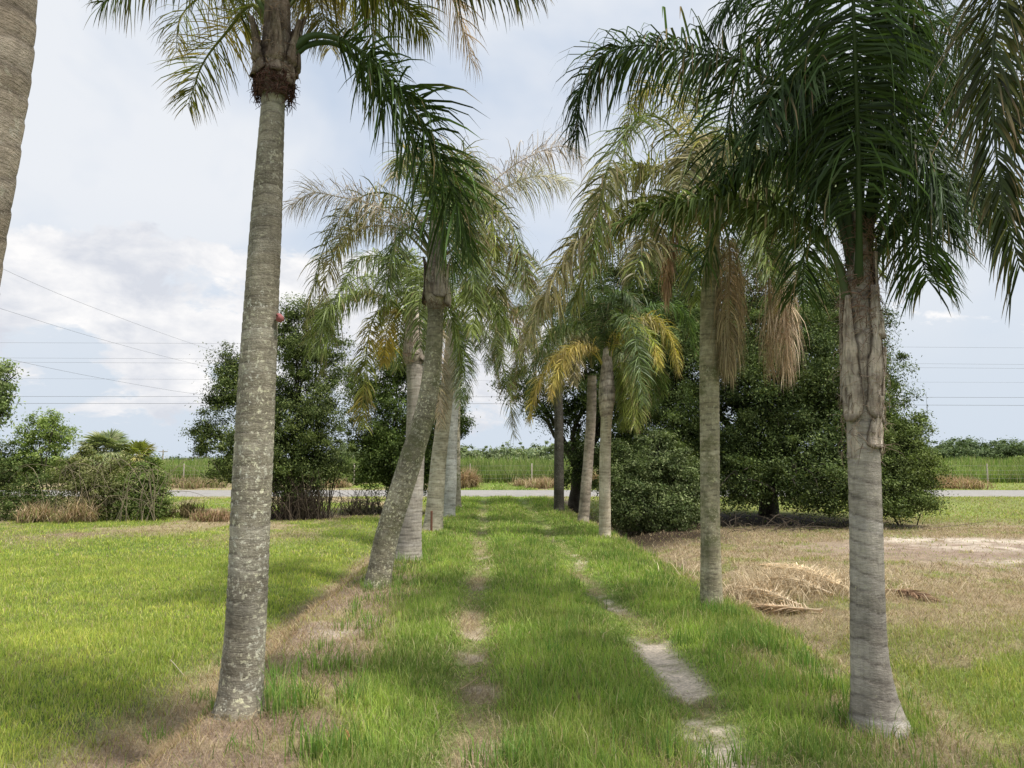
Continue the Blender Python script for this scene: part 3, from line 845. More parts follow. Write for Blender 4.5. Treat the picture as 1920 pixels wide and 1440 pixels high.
Ct = catmull(np.array([P(817, 590, dt), P(818, 540, dt), P(818, 480, dt), P(820, 400, dt)]), 40)
radf2 = lambda h: .12 + .035 * math.exp(-((h - .2) / .16) ** 2)
q = catmull(np.hstack([Ct[[2, 7, 13, 20, 30, 39]], np.array([[.11], [.158], [.15], [.125], [.11], [.08]])]), 60)
rm, gm, hf = rings_radius(q[:, :3], q[:, 3], 32, .12, .05, .12, 35)
V, F = tube(q[:, :3], q[:, 3], 32, rm)
add_mesh("crown_shaft", V, [F], M_sheath, r, np.stack([gm.ravel(), hf.ravel() * 0 + .4, BAND.ravel()], 1), True, b)
for k, (ph, h0, h1, wd, of) in enumerate([(-1.7, .1, .75, .7, .022), (-.4, .22, .9, .6, .026), (-2.8, .2, .85, .6, .026), (1.2, .15, .8, .8, .026)]):
    plate(Ct, ph, h0, h1, wd, of, M_sheath, r, b, radf2, seed=10 + k)
fibres(r, b, Ct, lambda h: radf2(h) + .02, .05, .8, 220, .10, (.13, .08, .055), w=.004)

# ---- third left palm
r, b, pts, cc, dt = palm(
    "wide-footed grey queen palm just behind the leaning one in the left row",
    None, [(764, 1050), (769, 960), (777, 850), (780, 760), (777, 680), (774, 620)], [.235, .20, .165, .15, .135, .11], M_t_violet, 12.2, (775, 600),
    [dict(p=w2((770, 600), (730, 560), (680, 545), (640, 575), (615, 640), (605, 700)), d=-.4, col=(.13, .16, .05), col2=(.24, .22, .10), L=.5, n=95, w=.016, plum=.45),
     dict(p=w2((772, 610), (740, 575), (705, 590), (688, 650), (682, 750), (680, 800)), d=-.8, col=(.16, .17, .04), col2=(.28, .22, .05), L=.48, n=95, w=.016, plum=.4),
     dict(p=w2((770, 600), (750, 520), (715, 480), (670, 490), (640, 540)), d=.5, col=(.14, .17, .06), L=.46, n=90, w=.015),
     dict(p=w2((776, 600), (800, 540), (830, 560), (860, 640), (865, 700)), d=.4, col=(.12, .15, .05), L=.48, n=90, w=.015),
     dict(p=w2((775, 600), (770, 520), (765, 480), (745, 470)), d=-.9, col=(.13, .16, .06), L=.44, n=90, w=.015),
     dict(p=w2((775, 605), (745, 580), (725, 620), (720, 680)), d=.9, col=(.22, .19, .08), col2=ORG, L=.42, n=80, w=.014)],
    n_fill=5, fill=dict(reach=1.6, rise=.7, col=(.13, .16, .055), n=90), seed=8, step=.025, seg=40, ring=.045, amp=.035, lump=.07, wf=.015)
Ct = catmull(np.array([P(777, 690, dt), P(775, 650, dt), P(774, 610, dt), P(774, 560, dt)]), 40)
radf3 = lambda h: .15 + .02 * math.exp(-((h - .15) / .16) ** 2) - .05 * min(1, h / .7)
q = catmull(np.hstack([Ct[[2, 6, 12, 20, 30, 39]], np.array([[.145], [.18], [.17], [.13], [.10], [.08]])]), 50)
rm, gm, hf = rings_radius(q[:, :3], q[:, 3], 32, .14, .05, .12, 36)
V, F = tube(q[:, :3], q[:, 3], 32, rm)
add_mesh("crown_shaft", V, [F], M_sheath, r, np.stack([gm.ravel(), hf.ravel() * 0 + .4, BAND.ravel()], 1), True, b)
for k, (ph, h0, h1, wd, of) in enumerate([(-1.8, .1, .8, .7, .02), (-.5, .2, .85, .6, .026), (-2.9, .2, .8, .6, .026)]):
    plate(Ct, ph, h0, h1, wd, of, M_sheath, r, b, radf3, seed=20 + k)
fibres(r, b, Ct, lambda h: radf3(h) + .02, .05, .8, 150, .12, (.16, .10, .07), w=.005)

# ---- fourth to sixth left palms
palm("pale cream queen palm, fourth in the left row, with a rusty stake at its foot",
     None, [(811, 993), (817, 930), (824, 850), (835, 760), (843, 680), (848, 600)], [.235, .20, .18, .165, .15, .12], M_t_pale, 17.3, (850, 575),
     [dict(p=w2((848, 580), (830, 560), (818, 620), (822, 720), (826, 800)), d=-.5, col=TAN, col2=(.25, .22, .12), L=.5, n=90, w=.016, mat=M_dead, plum=.5),
      dict(p=w2((852, 580), (880, 560), (910, 590), (935, 660), (955, 740), (962, 815)), d=-.6, col=(.11, .14, .045), col2=(.2, .19, .09), L=.6, n=95, w=.02),
      dict(p=w2((852, 580), (890, 540), (940, 550), (975, 620), (985, 700)), d=.3, col=(.13, .15, .05), col2=(.26, .19, .12), L=.6, n=90, w=.02),
      dict(p=w2((850, 580), (860, 600), (872, 680), (862, 760)), d=-.9, col=(.09, .12, .045), L=.5, n=90, w=.018),
      dict(p=w2((848, 575), (845, 500), (870, 470), (900, 500)), d=-.3, col=(.13, .16, .055), L=.5, n=80, w=.018)],
     n_fill=5, fill=dict(reach=1.8, rise=.8, col=(.12, .15, .055), n=80), seed=11, step=.03, seg=32, ring=.07, wf=.018)
palm("slim blue-grey queen palm, fifth in the left row, just right of the pale cream one",
     None, [(838, 970), (842, 900), (845, 820), (850, 740), (856, 660), (860, 620)], [.235, .22, .20, .18, .15, .13], trunk_material("palm_bark_bluegrey", (.30, .31, .295), (.46, .47, .44), .4, stain=.2), 21.5, (862, 600),
     [dict(p=w2((862, 600), (880, 560), (910, 560), (935, 620), (930, 700)), d=-.4, col=(.12, .15, .05), L=.6, n=80, w=.022),
      dict(p=w2((862, 600), (900, 520), (950, 500), (990, 540), (1005, 620)), d=.4, col=(.14, .17, .05), col2=(.28, .21, .12), L=.6, n=80, w=.022),
      dict(p=w2((862, 600), (870, 540), (850, 500), (820, 520)), d=-.4, col=(.13, .16, .05), L=.5, n=80, w=.022)],
     n_fill=5, fill=dict(reach=2, rise=.9, col=(.12, .15, .055), n=70), seed=12, step=.04, seg=24, ring=.07, wf=.022)
palm("thin tan queen palm at the far end of the left row near the road",
     None, [(857, 950), (856, 880), (856, 800), (858, 720), (862, 650)], [.15, .14, .13, .13, .12], M_t_pale, 26, (864, 640),
     [dict(p=w2((864, 640), (890, 610), (920, 640), (930, 700)), d=-.4, col=(.11, .14, .05), L=.6, n=60, w=.026),
      dict(p=w2((864, 640), (850, 600), (820, 610), (805, 660)), d=-.4, col=(.13, .16, .05), L=.6, n=60, w=.026)],
     n_fill=5, fill=dict(reach=2.0, rise=.9, col=(.11, .14, .05), n=60), seed=13, step=.05, seg=20, ring=.08, wf=.026)

# ---- nearest left palm, cut by the frame
palm("closest queen palm at the left edge, only its curved ringed trunk in view",
     None, [(-210, 1700), (-160, 1300), (-112, 900), (-88, 600), (-40, 250), (-12, 0), (0, -420), (10, -800)], [.15, .13, .112, .105, .108, .112, .10, .09], M_t_brown, 2.15, (10, -900),
     [], n_fill=2, fill=dict(reach=1.3, rise=.9, n=40, col=(.08, .11, .035), az=[3.1, 3.9, 4.7, 2.6]), seed=21, step=.012, seg=56, ring=.085, amp=.05, lump=.12)

# ---- front right palm
FR1 = dict(col=DG, L=.58, n=84, w=.016, g=1.0, tipbrown=.06, plum=.4, rad=.02, t0=.3)
r, b, pts, cc, dt = palm(
    "dark-crowned queen palm at front right with peeling grey leaf sheaths half way up",
    None, [(1648, 1352), (1634, 1270), (1628, 1180), (1624, 1000), (1620, 850), (1617, 760), (1615, 600), (1611, 520), (1610, 450)], [.165, .118, .103, .097, .095, .095, .085, .07, .055], M_t_violet, 4.62, (1610, 480),
    [dict(p=w2((1610, 560), (1611, 430), (1608, 250), (1602, 60), (1596, -160), (1590, -300)), d=-1.1, **{**FR1, "t0": .22, "L": .85, "n": 120, "g": 1.25, "w": .018, "fwd": -.05}),
     dict(p=w2((1590, 560), (1565, 480), (1510, 420), (1430, 385), (1340, 375), (1250, 385), (1160, 420)), d=-.1, col=(.075, .105, .03), L=.36, n=95, w=.018, g=.7, rad=.018, plum=.4, t0=.22, tipbrown=.2),
     dict(p=w2((1600, 500), (1560, 350), (1490, 200), (1400, 120), (1300, 100), (1210, 85), (1140, 100), (1090, 170), (1080, 260)), d=.3, col=(.055, .085, .035), L=.55, n=130, w=.018, g=.9, plum=.5, t0=.25),
     dict(p=w2((1602, 500), (1570, 300), (1530, 120), (1470, 20), (1400, -20), (1340, 40)), d=-.1, **{**FR1, "w": .015}),
     dict(p=w2((1602, 500), (1580, 330), (1540, 190), (1490, 150), (1440, 190), (1420, 260)), d=-.5, **{**FR1, "w": .02, "L": .5, "n": 80}),
     dict(p=w2((1600, 500), (1560, 380), (1500, 300), (1430, 290), (1370, 330), (1345, 380)), d=.5, **{**FR1, "L": .38, "w": .018, "n": 80}),
     dict(p=w2((1628, 560), (1650, 470), (1700, 400), (1770, 350), (1840, 350), (1890, 410)), d=.1, **{**FR1, "col": (.05, .075, .024), "rad": .022, "t0": .22}),
     dict(p=w2((1620, 500), (1650, 350), (1700, 220), (1770, 150), (1850, 160), (1910, 250)), d=.3, **FR1),
     dict(p=w2((1618, 500), (1640, 300), (1670, 150), (1720, 60), (1790, 40), (1850, 110)), d=.8, **{**FR1, "w": .015}),
     dict(p=w2((1618, 500), (1640, 330), (1680, 250), (1720, 260), (1760, 340), (1780, 430)), d=-.5, **FR1),
     dict(p=w2((1612, 480), (1620, 250), (1650, 90), (1690, 30), (1740, 90), (1760, 180)), d=-.3, **{**FR1, "w": .015}),
     dict(p=w2((1612, 480), (1622, 200), (1640, 20), (1680, -60), (1730, -10)), d=-.7, **FR1),
     dict(p=w2((1612, 480), (1600, 330), (1560, 240), (1500, 230), (1460, 300)), d=1.3, **{**FR1, "w": .014}),
     ],
    n_fill=3, fill=dict(reach=1.5, rise=1.7, drop=-.2, t0=.35, col=DG, az=[1.0, 2.2, 1.6, 5.0, 4.3], n=60, w=.02, L=.55), seed=15, step=.010, seg=64, ring=.10, amp=.034, lump=.05, wf=.022)
R1 = (r, b, pts, dt)
Ct = catmull(np.array([P(1618, 860, dt), P(1617, 760, dt), P(1616, 660, dt), P(1613, 560, dt), P(1610, 480, dt), P(1610, 380, dt)]), 80)
LT = np.linalg.norm(np.diff(Ct, axis=0), axis=1).sum()
def radf4(h):
    return float(np.interp(h / LT, [0, .14, .25, .42, .56, .66, .78, .9, 1], [.092, .092, .096, .100, .086, .068, .052, .044, .04]))
q = np.hstack([Ct, np.array([[radf4(h)] for h in np.linspace(.0, LT, 80)])])
q = catmull(q[::4], 110)
rm, gm, hf = rings_radius(q[:, :3], q[:, 3], 56, .17, .05, .14, 37)
V, F = tube(q[:, :3], q[:, 3], 56, rm)
add_mesh("crown_shaft", V, [F], M_sheath, r, np.stack([gm.ravel(), hf.ravel() * 0 + .4, BAND.ravel()], 1), True, b)
for k, (ph, h0, h1, wd, of) in enumerate([(-1.45, .02, .22, .9, .004), (-2.6, .06, .34, .8, .008), (-.3, .10, .42, .8, .008), (-1.6, .20, .62, .62, .016), (-2.75, .22, .95, .62, .014), (-.35, .24, .98, .6, .014),
                                          (-1.4, .48, .98, .5, .024), (.9, .3, 1.0, .8, .014), (2.0, .2, .9, .8, .014), (-2.3, .66, 1.15, .42, .022), (-.7, .7, 1.15, .42, .022)]):
    plate(Ct, ph, h0 * LT / 1.45, h1 * LT / 1.45, wd, of, M_sheath, r, b, radf4, seed=30 + k, flare=.02)
fibres(r, b, Ct, lambda h: radf4(h) + .02, .50 * LT, .92 * LT, 700, .13, (.17, .11, .08), w=.0028)
fibres(r, b, Ct, lambda h: radf4(h) + .026, .02 * LT, .6 * LT, 420, .12, (.24, .18, .14), w=.0024)

# ---- second right palm
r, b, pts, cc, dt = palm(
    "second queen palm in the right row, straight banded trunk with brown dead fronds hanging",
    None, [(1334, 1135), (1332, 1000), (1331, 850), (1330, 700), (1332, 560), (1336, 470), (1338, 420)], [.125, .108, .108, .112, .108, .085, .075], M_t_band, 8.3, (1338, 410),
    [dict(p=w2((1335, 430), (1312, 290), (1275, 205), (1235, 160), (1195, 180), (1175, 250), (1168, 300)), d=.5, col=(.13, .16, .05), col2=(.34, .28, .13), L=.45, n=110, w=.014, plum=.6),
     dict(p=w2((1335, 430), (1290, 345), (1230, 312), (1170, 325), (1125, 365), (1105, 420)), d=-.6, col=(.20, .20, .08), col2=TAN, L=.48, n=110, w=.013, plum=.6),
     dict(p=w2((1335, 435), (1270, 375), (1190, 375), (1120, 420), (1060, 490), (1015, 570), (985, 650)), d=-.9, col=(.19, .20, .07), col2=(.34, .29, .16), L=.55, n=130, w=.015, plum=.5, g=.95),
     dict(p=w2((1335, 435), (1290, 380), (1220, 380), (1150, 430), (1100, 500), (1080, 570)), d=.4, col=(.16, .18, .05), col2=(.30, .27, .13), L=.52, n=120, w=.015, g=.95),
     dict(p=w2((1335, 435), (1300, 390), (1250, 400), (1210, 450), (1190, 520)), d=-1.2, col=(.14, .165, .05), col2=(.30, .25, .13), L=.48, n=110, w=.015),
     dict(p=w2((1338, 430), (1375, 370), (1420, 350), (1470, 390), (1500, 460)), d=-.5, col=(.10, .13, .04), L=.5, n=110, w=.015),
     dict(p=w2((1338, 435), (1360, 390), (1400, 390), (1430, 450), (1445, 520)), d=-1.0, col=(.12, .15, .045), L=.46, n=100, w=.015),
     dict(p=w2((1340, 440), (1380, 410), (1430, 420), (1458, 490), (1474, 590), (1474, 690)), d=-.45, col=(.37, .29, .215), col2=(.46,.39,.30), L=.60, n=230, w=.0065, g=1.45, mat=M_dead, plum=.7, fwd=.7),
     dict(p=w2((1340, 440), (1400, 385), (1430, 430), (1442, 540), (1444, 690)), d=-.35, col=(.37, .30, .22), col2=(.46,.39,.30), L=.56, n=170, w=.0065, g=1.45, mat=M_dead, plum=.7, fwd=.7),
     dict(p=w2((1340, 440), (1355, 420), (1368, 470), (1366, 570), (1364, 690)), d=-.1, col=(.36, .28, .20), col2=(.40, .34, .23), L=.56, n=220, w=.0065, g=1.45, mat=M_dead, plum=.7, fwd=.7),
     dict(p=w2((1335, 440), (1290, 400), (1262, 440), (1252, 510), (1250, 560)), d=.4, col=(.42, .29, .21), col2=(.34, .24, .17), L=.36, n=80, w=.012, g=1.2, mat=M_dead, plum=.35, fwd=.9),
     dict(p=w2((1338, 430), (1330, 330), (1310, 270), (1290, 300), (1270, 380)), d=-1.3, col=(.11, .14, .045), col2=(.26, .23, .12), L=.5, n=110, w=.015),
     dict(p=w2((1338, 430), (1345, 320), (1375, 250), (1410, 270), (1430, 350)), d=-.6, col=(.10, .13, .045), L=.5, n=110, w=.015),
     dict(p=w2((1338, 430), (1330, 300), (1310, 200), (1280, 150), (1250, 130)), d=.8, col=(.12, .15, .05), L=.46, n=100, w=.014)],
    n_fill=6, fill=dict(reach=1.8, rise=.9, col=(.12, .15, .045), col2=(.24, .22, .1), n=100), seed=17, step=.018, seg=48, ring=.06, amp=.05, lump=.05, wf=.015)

# ---- third right palm
r, b, pts, cc, dt = palm(
    "queen palm, third in the right row, with swollen pale neck and yellow drooping fronds",
    None, [(1134, 1003), (1134, 900), (1136, 810), (1138, 765), (1138, 720), (1138, 690)], [.13, .125, .12, .13, .13, .10], trunk_material("palm_bark_straw", (.42, .37, .27), (.64, .58, .46), .2, stain=.2), 16.0, (1140, 680),
    [dict(p=w2((1142, 685), (1160, 625), (1195, 598), (1235, 605), (1262, 650), (1272, 700)), d=-.3, col=(.44, .38, .10), col2=(.54, .47, .28), L=.5, n=130, w=.018, plum=.5, tipbrown=.6),
     dict(p=w2((1142, 690), (1150, 640), (1190, 610), (1225, 640), (1235, 690)), d=-.8, col=(.26, .30, .05), col2=YEL, L=.42, n=110, w=.018),
     dict(p=w2((1142, 680), (1180, 600), (1240, 570), (1285, 590), (1303, 660)), d=.4, col=(.10, .16, .05), L=.5, n=110, w=.018),
     dict(p=w2((1134, 690), (1112, 662), (1075, 652), (1035, 675), (1005, 730), (992, 790)), d=-.3, col=YEL, col2=(.40, .32, .18), L=.5, n=120, w=.018, plum=.45, tipbrown=.6),
     dict(p=w2((1134, 690), (1110, 650), (1070, 655), (1045, 700), (1030, 745)), d=-.8, col=(.40, .35, .10), col2=(.50, .38, .12), L=.42, n=110, w=.018),
     dict(p=w2((1144, 700), (1165, 680), (1185, 700), (1195, 750), (1188, 800)), d=-.6, col=(.22, .25, .06), L=.48, n=110, w=.018, plum=.4),
     dict(p=w2((1144, 700), (1158, 690), (1170, 730), (1168, 800)), d=.1, col=(.21, .24, .06), L=.45, n=90, w=.018, plum=.4),
     dict(p=w2((1140, 685), (1130, 610), (1112, 560), (1085, 550), (1065, 590)), d=-.6, col=(.08, .12, .045), L=.5, n=110, w=.018),
     dict(p=w2((1140, 685), (1142, 610), (1150, 560), (1175, 550), (1195, 580)), d=-.8, col=(.09, .13, .05), L=.5, n=110, w=.018),
     dict(p=w2((1140, 685), (1136, 600), (1132, 540), (1120, 500), (1100, 500)), d=-.2, col=(.085, .12, .045), L=.5, n=110, w=.018)],
    n_fill=5, fill=dict(reach=1.7, rise=.9, col=(.10, .14, .045), n=90), seed=19, step=.03, seg=32, ring=.06, amp=.04, wf=.018)
Ct = catmull(np.array([P(1136, 790, dt), P(1138, 740, dt), P(1138, 700, dt), P(1139, 640, dt)]), 40)
radf5 = lambda h: .13 + .03 * math.exp(-((h - .35) / .25) ** 2) - .06 * min(1, h / 1.6)
q = catmull(np.hstack([Ct[[2, 8, 14, 20, 28, 39]], np.array([[.125], [.17], [.185], [.16], [.12], [.07]])]), 60)
rm, gm, hf = rings_radius(q[:, :3], q[:, 3], 32, .14, .05, .16, 38)
V, F = tube(q[:, :3], q[:, 3], 32, rm)
add_mesh("crown_shaft", V, [F], M_sheath, r, np.stack([gm.ravel(), hf.ravel() * 0 + .4, BAND.ravel()], 1), True, b)

palm("slightly leaning speckled queen palm, fourth in the right row",
     None, [(1093, 977), (1100, 900), (1106, 820), (1109, 760), (1110, 705)], [.15, .14, .135, .13, .12], M_t_brown, 19.6, (1110, 670),
     [dict(p=w2((1108, 680), (1080, 630), (1040, 620), (1010, 660), (1000, 720)), d=-.3, col=(.20, .19, .06), col2=TAN, L=.6, n=90, w=.022),
      dict(p=w2((1108, 680), (1085, 600), (1050, 560), (1010, 570), (990, 620)), d=.2, col=(.13, .15, .05), col2=(.26, .2, .1), L=.6, n=90, w=.022),
      dict(p=w2((1110, 690), (1095, 650), (1065, 650), (1048, 700), (1040, 750)), d=-.5, col=(.22, .21, .09), col2=(.32, .28, .12), L=.6, n=90, w=.022),
     dict(p=w2((1110, 690), (1125, 650), (1150, 640), (1165, 680)), d=-.5, col=(.15, .18, .06), L=.55, n=90, w=.022),
     dict(p=w2((1110, 690), (1104, 640), (1090, 630), (1078, 670), (1076, 720)), d=-.7, col=(.24, .22, .09), col2=TAN, L=.5, n=90, w=.022),
     dict(p=w2((1112, 680), (1110, 600), (1090, 540), (1060, 520)), d=-.4, col=(.11, .14, .05), L=.6, n=90, w=.022)],
     n_fill=5, fill=dict(reach=1.9, rise=1.0, col=(.11, .14, .05), n=80), seed=23, step=.04, seg=24, ring=.06, wf=.02)
palm("dark shaded queen palm at the far end of the right row",
     None, [(1048, 958), (1048, 880), (1048, 800), (1046, 720), (1042, 660)], [.17, .16, .15, .14, .13], trunk_material("palm_bark_shaded", (.07, .065, .055), (.13, .12, .10), .2), 24, (1040, 620),
     [dict(p=w2((1040, 630), (1020, 560), (985, 520), (950, 540), (935, 600)), d=-.3, col=(.12, .15, .05), col2=(.22, .2, .08), L=.65, n=90, w=.024),
      dict(p=w2((1040, 630), (1030, 540), (1005, 490), (975, 480), (950, 510)), d=-.3, col=(.13, .17, .05), L=.65, n=90, w=.024),
      dict(p=w2((1040, 630), (1045, 540), (1065, 490), (1095, 490), (1115, 540)), d=-.3, col=(.12, .15, .05), L=.65, n=90, w=.024),
      dict(p=w2((1038, 640), (1010, 600), (980, 630), (965, 700), (960, 750)), d=-.6, col=(.16, .17, .06), col2=(.34, .24, .12), L=.65, n=90, w=.024),
      dict(p=w2((1038, 640), (1000, 580), (960, 590), (940, 650), (935, 720)), d=.4, col=(.14, .15, .05), col2=(.34, .24, .14), L=.65, n=90, w=.024)],
     n_fill=6, fill=dict(reach=2.2, rise=1.1, col=(.11, .14, .05), n=80), seed=25, step=.05, seg=24, ring=.08, wf=.024)

# ---- palm just outside the frame on the right whose frond hangs into the picture
root, b, pts, cc, dt = palm(
    "olive queen palm frond hanging down at the right edge from a palm outside the view",
    None, [(2560, 2400), (2480, 1500), (2440, 800), (2420, 200), (2420, -200)], [.14, .12, .11, .10, .09], M_t_brown, 3.0, (2400, -330),
    [dict(p=w2((2400, -330), (2240, -560), (2040, -420), (1905, -120), (1866, 60), (1862, 200), (1876, 350), (1912, 500)), d=-.35, col=(.045, .06, .018), col2=(.15, .13, .03), L=.42, n=150, w=.013, g=.65, tipbrown=.3, plum=.25, t0=.3, rad=.014, fwd=.8),
     dict(p=w2((2400, -330), (2280, -500), (2100, -420), (1980, -160), (1935, 50), (1930, 220)), d=.5, col=(.045, .06, .02), col2=(.20, .15, .04), L=.45, n=130, w=.011, g=.8, tipbrown=.3, t0=.3)],
    n_fill=3, fill=dict(reach=1.4, rise=.9, n=40, col=(.07, .09, .03), az=[0, 5.4, 1.0]), seed=29, step=.03, seg=24)

# red tag nailed to the front left palm
def small_tag():
    d = 4.85
    c = P(524, 597, d - .02)
    root = thing("trunk_tag", c, "small faded red tag nailed to the side of the front left palm trunk", "tag")
    o = np.array([[-.012, 0, .03], [.012, 0, .034], [.034, 0, .012], [.040, 0, -.018], [.012, 0, -.034], [-.014, 0, -.026]]) * .85
    f = o.copy(); f[:, 1] = -.035; f *= np.array([1, 1, 1]); k = o.copy(); k[:, 1] = .0
    V = np.vstack([f, k]) + c
    F4 = [[i, (i + 1) % 6, 6 + (i + 1) % 6, 6 + i] for i in range(6)]
    bag = Bag(); bag.add(V, np.array(F4 + [[0, 5, 4, 3], [0, 3, 2, 1], [6, 7, 8, 9], [6, 9, 10, 11]]), (1, 1, 1))
    bag.build("plate", M_red, root, base=c)
    nb = Bag(); V, F = tube(np.array([c + [-.003, -.05, .012], c + [-.003, -.034, .012]]), .005, 8); nb.add(V, F, (1, 1, 1))
    nb.build("nail", M_rust, root, base=c)
small_tag()

# rusty stake at the foot of the fourth palm
sb = P(809, 985, 16.95); sb[2] = ground_z(sb[0], sb[1])
root = thing("stake", sb, "short rusty iron stake standing against the pale cream palm", "stake")
bg = Bag(); V, F = tube(np.array([sb + [0, 0, -.05], sb + [0, 0, .46]]), .028, 6); bg.add(V, F, (1, 1, 1)); V, F = tube(np.array([sb + [0, 0, .46], sb + [.0, 0, .475]]), [.028, .001], 6); bg.add(V, F, (1, 1, 1))
bg.build("rod", M_rust, root, base=sb)

# ------------------------------------------------------------------ leafy trees
def leaf_cloud(bag, blobs, n_clump, per, size, cols, spread=.32, inner=.25, dark_in=.45, down=0.0, shell=(.62, 1.16)):
    """blobs: (centre, (rx, ry, rz)) ; leaves gathered in clumps near each blob's skin"""
    vol = np.array([b[1][0] * b[1][2] for b in blobs]); vol = vol / vol.sum()
    for (c, r), v in zip(blobs, vol):
        k = max(3, int(n_clump * v))
        d = norm(rs.normal(0, 1, (k, 3)))
        q = rs.uniform(shell[0], shell[1], k)
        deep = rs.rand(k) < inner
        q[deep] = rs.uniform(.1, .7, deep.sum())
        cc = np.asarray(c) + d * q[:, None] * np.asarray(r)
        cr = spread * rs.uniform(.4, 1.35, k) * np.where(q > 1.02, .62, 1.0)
        shade = rs.uniform(.7, 1.2, k) * np.where(deep, dark_in, 1.0)  # deep clumps coloured darker to paint the shade inside the crown
        hue = rs.uniform(0, 1, k)
        idx = np.repeat(np.arange(k), per)
        m = len(idx)
        off = rs.normal(0, 1, (m, 3)) * cr[idx][:, None] * np.array([.6, .6, .42])
        p = cc[idx] + off
        outw = norm(d[idx] + np.array([0, 0, .35]) + rs.normal(0, .8, (m, 3)))
        a = norm(np.cross(outw, rs.normal(0, 1, (m, 3))))
        b2 = np.cross(outw, a)
        s = size * rs.uniform(.6, 1.35, m)[:, None]
        V = np.stack([p - a * s, p + b2 * s * .42, p + a * s, p - b2 * s * .42], 1)
        F = np.arange(m * 4).reshape(-1, 4)
        ca = np.array(cols)
        t = hue[idx][:, None]
        col = ca[0] * (1 - t) + ca[1] * t
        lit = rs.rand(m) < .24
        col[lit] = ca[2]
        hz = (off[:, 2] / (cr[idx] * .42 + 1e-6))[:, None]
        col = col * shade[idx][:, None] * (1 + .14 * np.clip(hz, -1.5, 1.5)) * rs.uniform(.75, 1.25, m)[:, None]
        bag.add(V.reshape(-1, 3), F, np.repeat(col, 4, axis=0).clip(.004, 1))

def px_blobs(lst):
    out = []
    for t in lst:
        px, py, d, r = t[:4]
        sx = t[4] if len(t) > 4 else 1.0
        out.append((P(px, py, d), (r * sx, r * .95, r)))
    return out

def limb(bag, a, b, r0, r1, wob=.12, n=9, seg=7, col=(1, .5, 0)):
    a = np.asarray(a, float); b = np.asarray(b, float)
    L = np.linalg.norm(b - a)
    m = [a + (b - a) * t + rs.normal(0, wob * L * .35, 3) * (0 < t < 1) + np.array([0, 0, .10 * L * math.sin(t * math.pi)]) for t in np.linspace(0, 1, 5)]
    C = catmull(m, n)
    V, F = tube(C, np.linspace(r0, r1, n), seg)
    bag.add(V, F, col)
    return C

OAKC = [(.048, .076, .022), (.09, .124, .036), (.18, .225, .078)]
def tree(name, label, cat, base, blobs, n_clump, per, size, cols, trunk_r=.2, group=None, mat=None, bark=None, spread=.32, twigs=0, stems=1, fork=.3, **kw):
    base = np.array([base[0], base[1], float(ground_z(base[0], base[1]))])
    root = thing(name, base, label, cat, group)
    bg = Bag()
    cen = np.mean([b[0] for b in blobs], axis=0)
    for s in range(stems):
        off = np.array([rs.normal(0, .25), rs.normal(0, .2), 0]) if stems > 1 else np.zeros(3)
        fk = base + off + (cen - base) * fork * np.array([.6, .6, 1])
        limb(bg, base + off * .5 - [0, 0, .1], fk, trunk_r * (1 if stems == 1 else .6), trunk_r * .7 * (1 if stems == 1 else .6), .04, 10, 10)
        for (c, r) in blobs[s::stems]:
            e = c + rs.normal(0, .1, 3)
            C = limb(bg, fk, e, trunk_r * .5 / stems ** .5, trunk_r * .12, .12)
            for q in range(7):
                st = C[rs.randint(3, 9)]
                d = norm(rs.normal(0, 1, 3) + [0, 0, .2])
                limb(bg, st, c + d * np.array(r) * rs.uniform(.7, 1.0), trunk_r * .14, .01, .1, 7, 5)
    bg.build("trunk", bark or M_oakbark, root, smooth=True, base=base)
    lb = Bag()
    leaf_cloud(lb, blobs, n_clump, per, size, cols, spread, **kw)
    lb.build("crown", mat or M_oak, root, base=base)
    return root, base

# big oak on the right
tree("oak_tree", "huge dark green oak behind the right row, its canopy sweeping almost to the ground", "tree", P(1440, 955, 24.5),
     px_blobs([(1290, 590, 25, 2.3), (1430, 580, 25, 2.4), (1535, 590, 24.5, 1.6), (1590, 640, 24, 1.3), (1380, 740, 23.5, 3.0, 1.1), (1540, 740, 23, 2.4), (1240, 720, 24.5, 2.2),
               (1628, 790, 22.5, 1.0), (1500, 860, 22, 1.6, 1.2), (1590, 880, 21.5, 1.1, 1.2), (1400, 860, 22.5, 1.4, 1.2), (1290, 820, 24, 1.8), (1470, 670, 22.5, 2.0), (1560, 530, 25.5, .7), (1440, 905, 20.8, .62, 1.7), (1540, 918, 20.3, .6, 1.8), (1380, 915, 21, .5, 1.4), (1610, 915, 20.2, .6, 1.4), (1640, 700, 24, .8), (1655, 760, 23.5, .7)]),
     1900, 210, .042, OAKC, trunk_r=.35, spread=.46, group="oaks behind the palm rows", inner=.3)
tree("oak_tree", "small bright-edged oak bush at the right end of the huge oak", "tree", P(1700, 935, 21),
     px_blobs([(1690, 845, 20.8, .85), (1722, 872, 20.8, .6), (1660, 880, 20.6, .85), (1690, 922, 20.3, .5, 1.2), (1650, 830, 21.3, .75), (1705, 805, 21, .45), (1730, 905, 20.6, .4), (1645, 930, 20.2, .45, 1.4), (1700, 945, 20, .36, 1.9), (1665, 955, 19.9, .3, 1.8), (1735, 935, 20.3, .3, 1.4)]),
     340, 170, .036, [(.075, .11, .026), (.13, .17, .045), (.23, .28, .10)], trunk_r=.03, stems=4, spread=.28, group="oaks behind the palm rows")
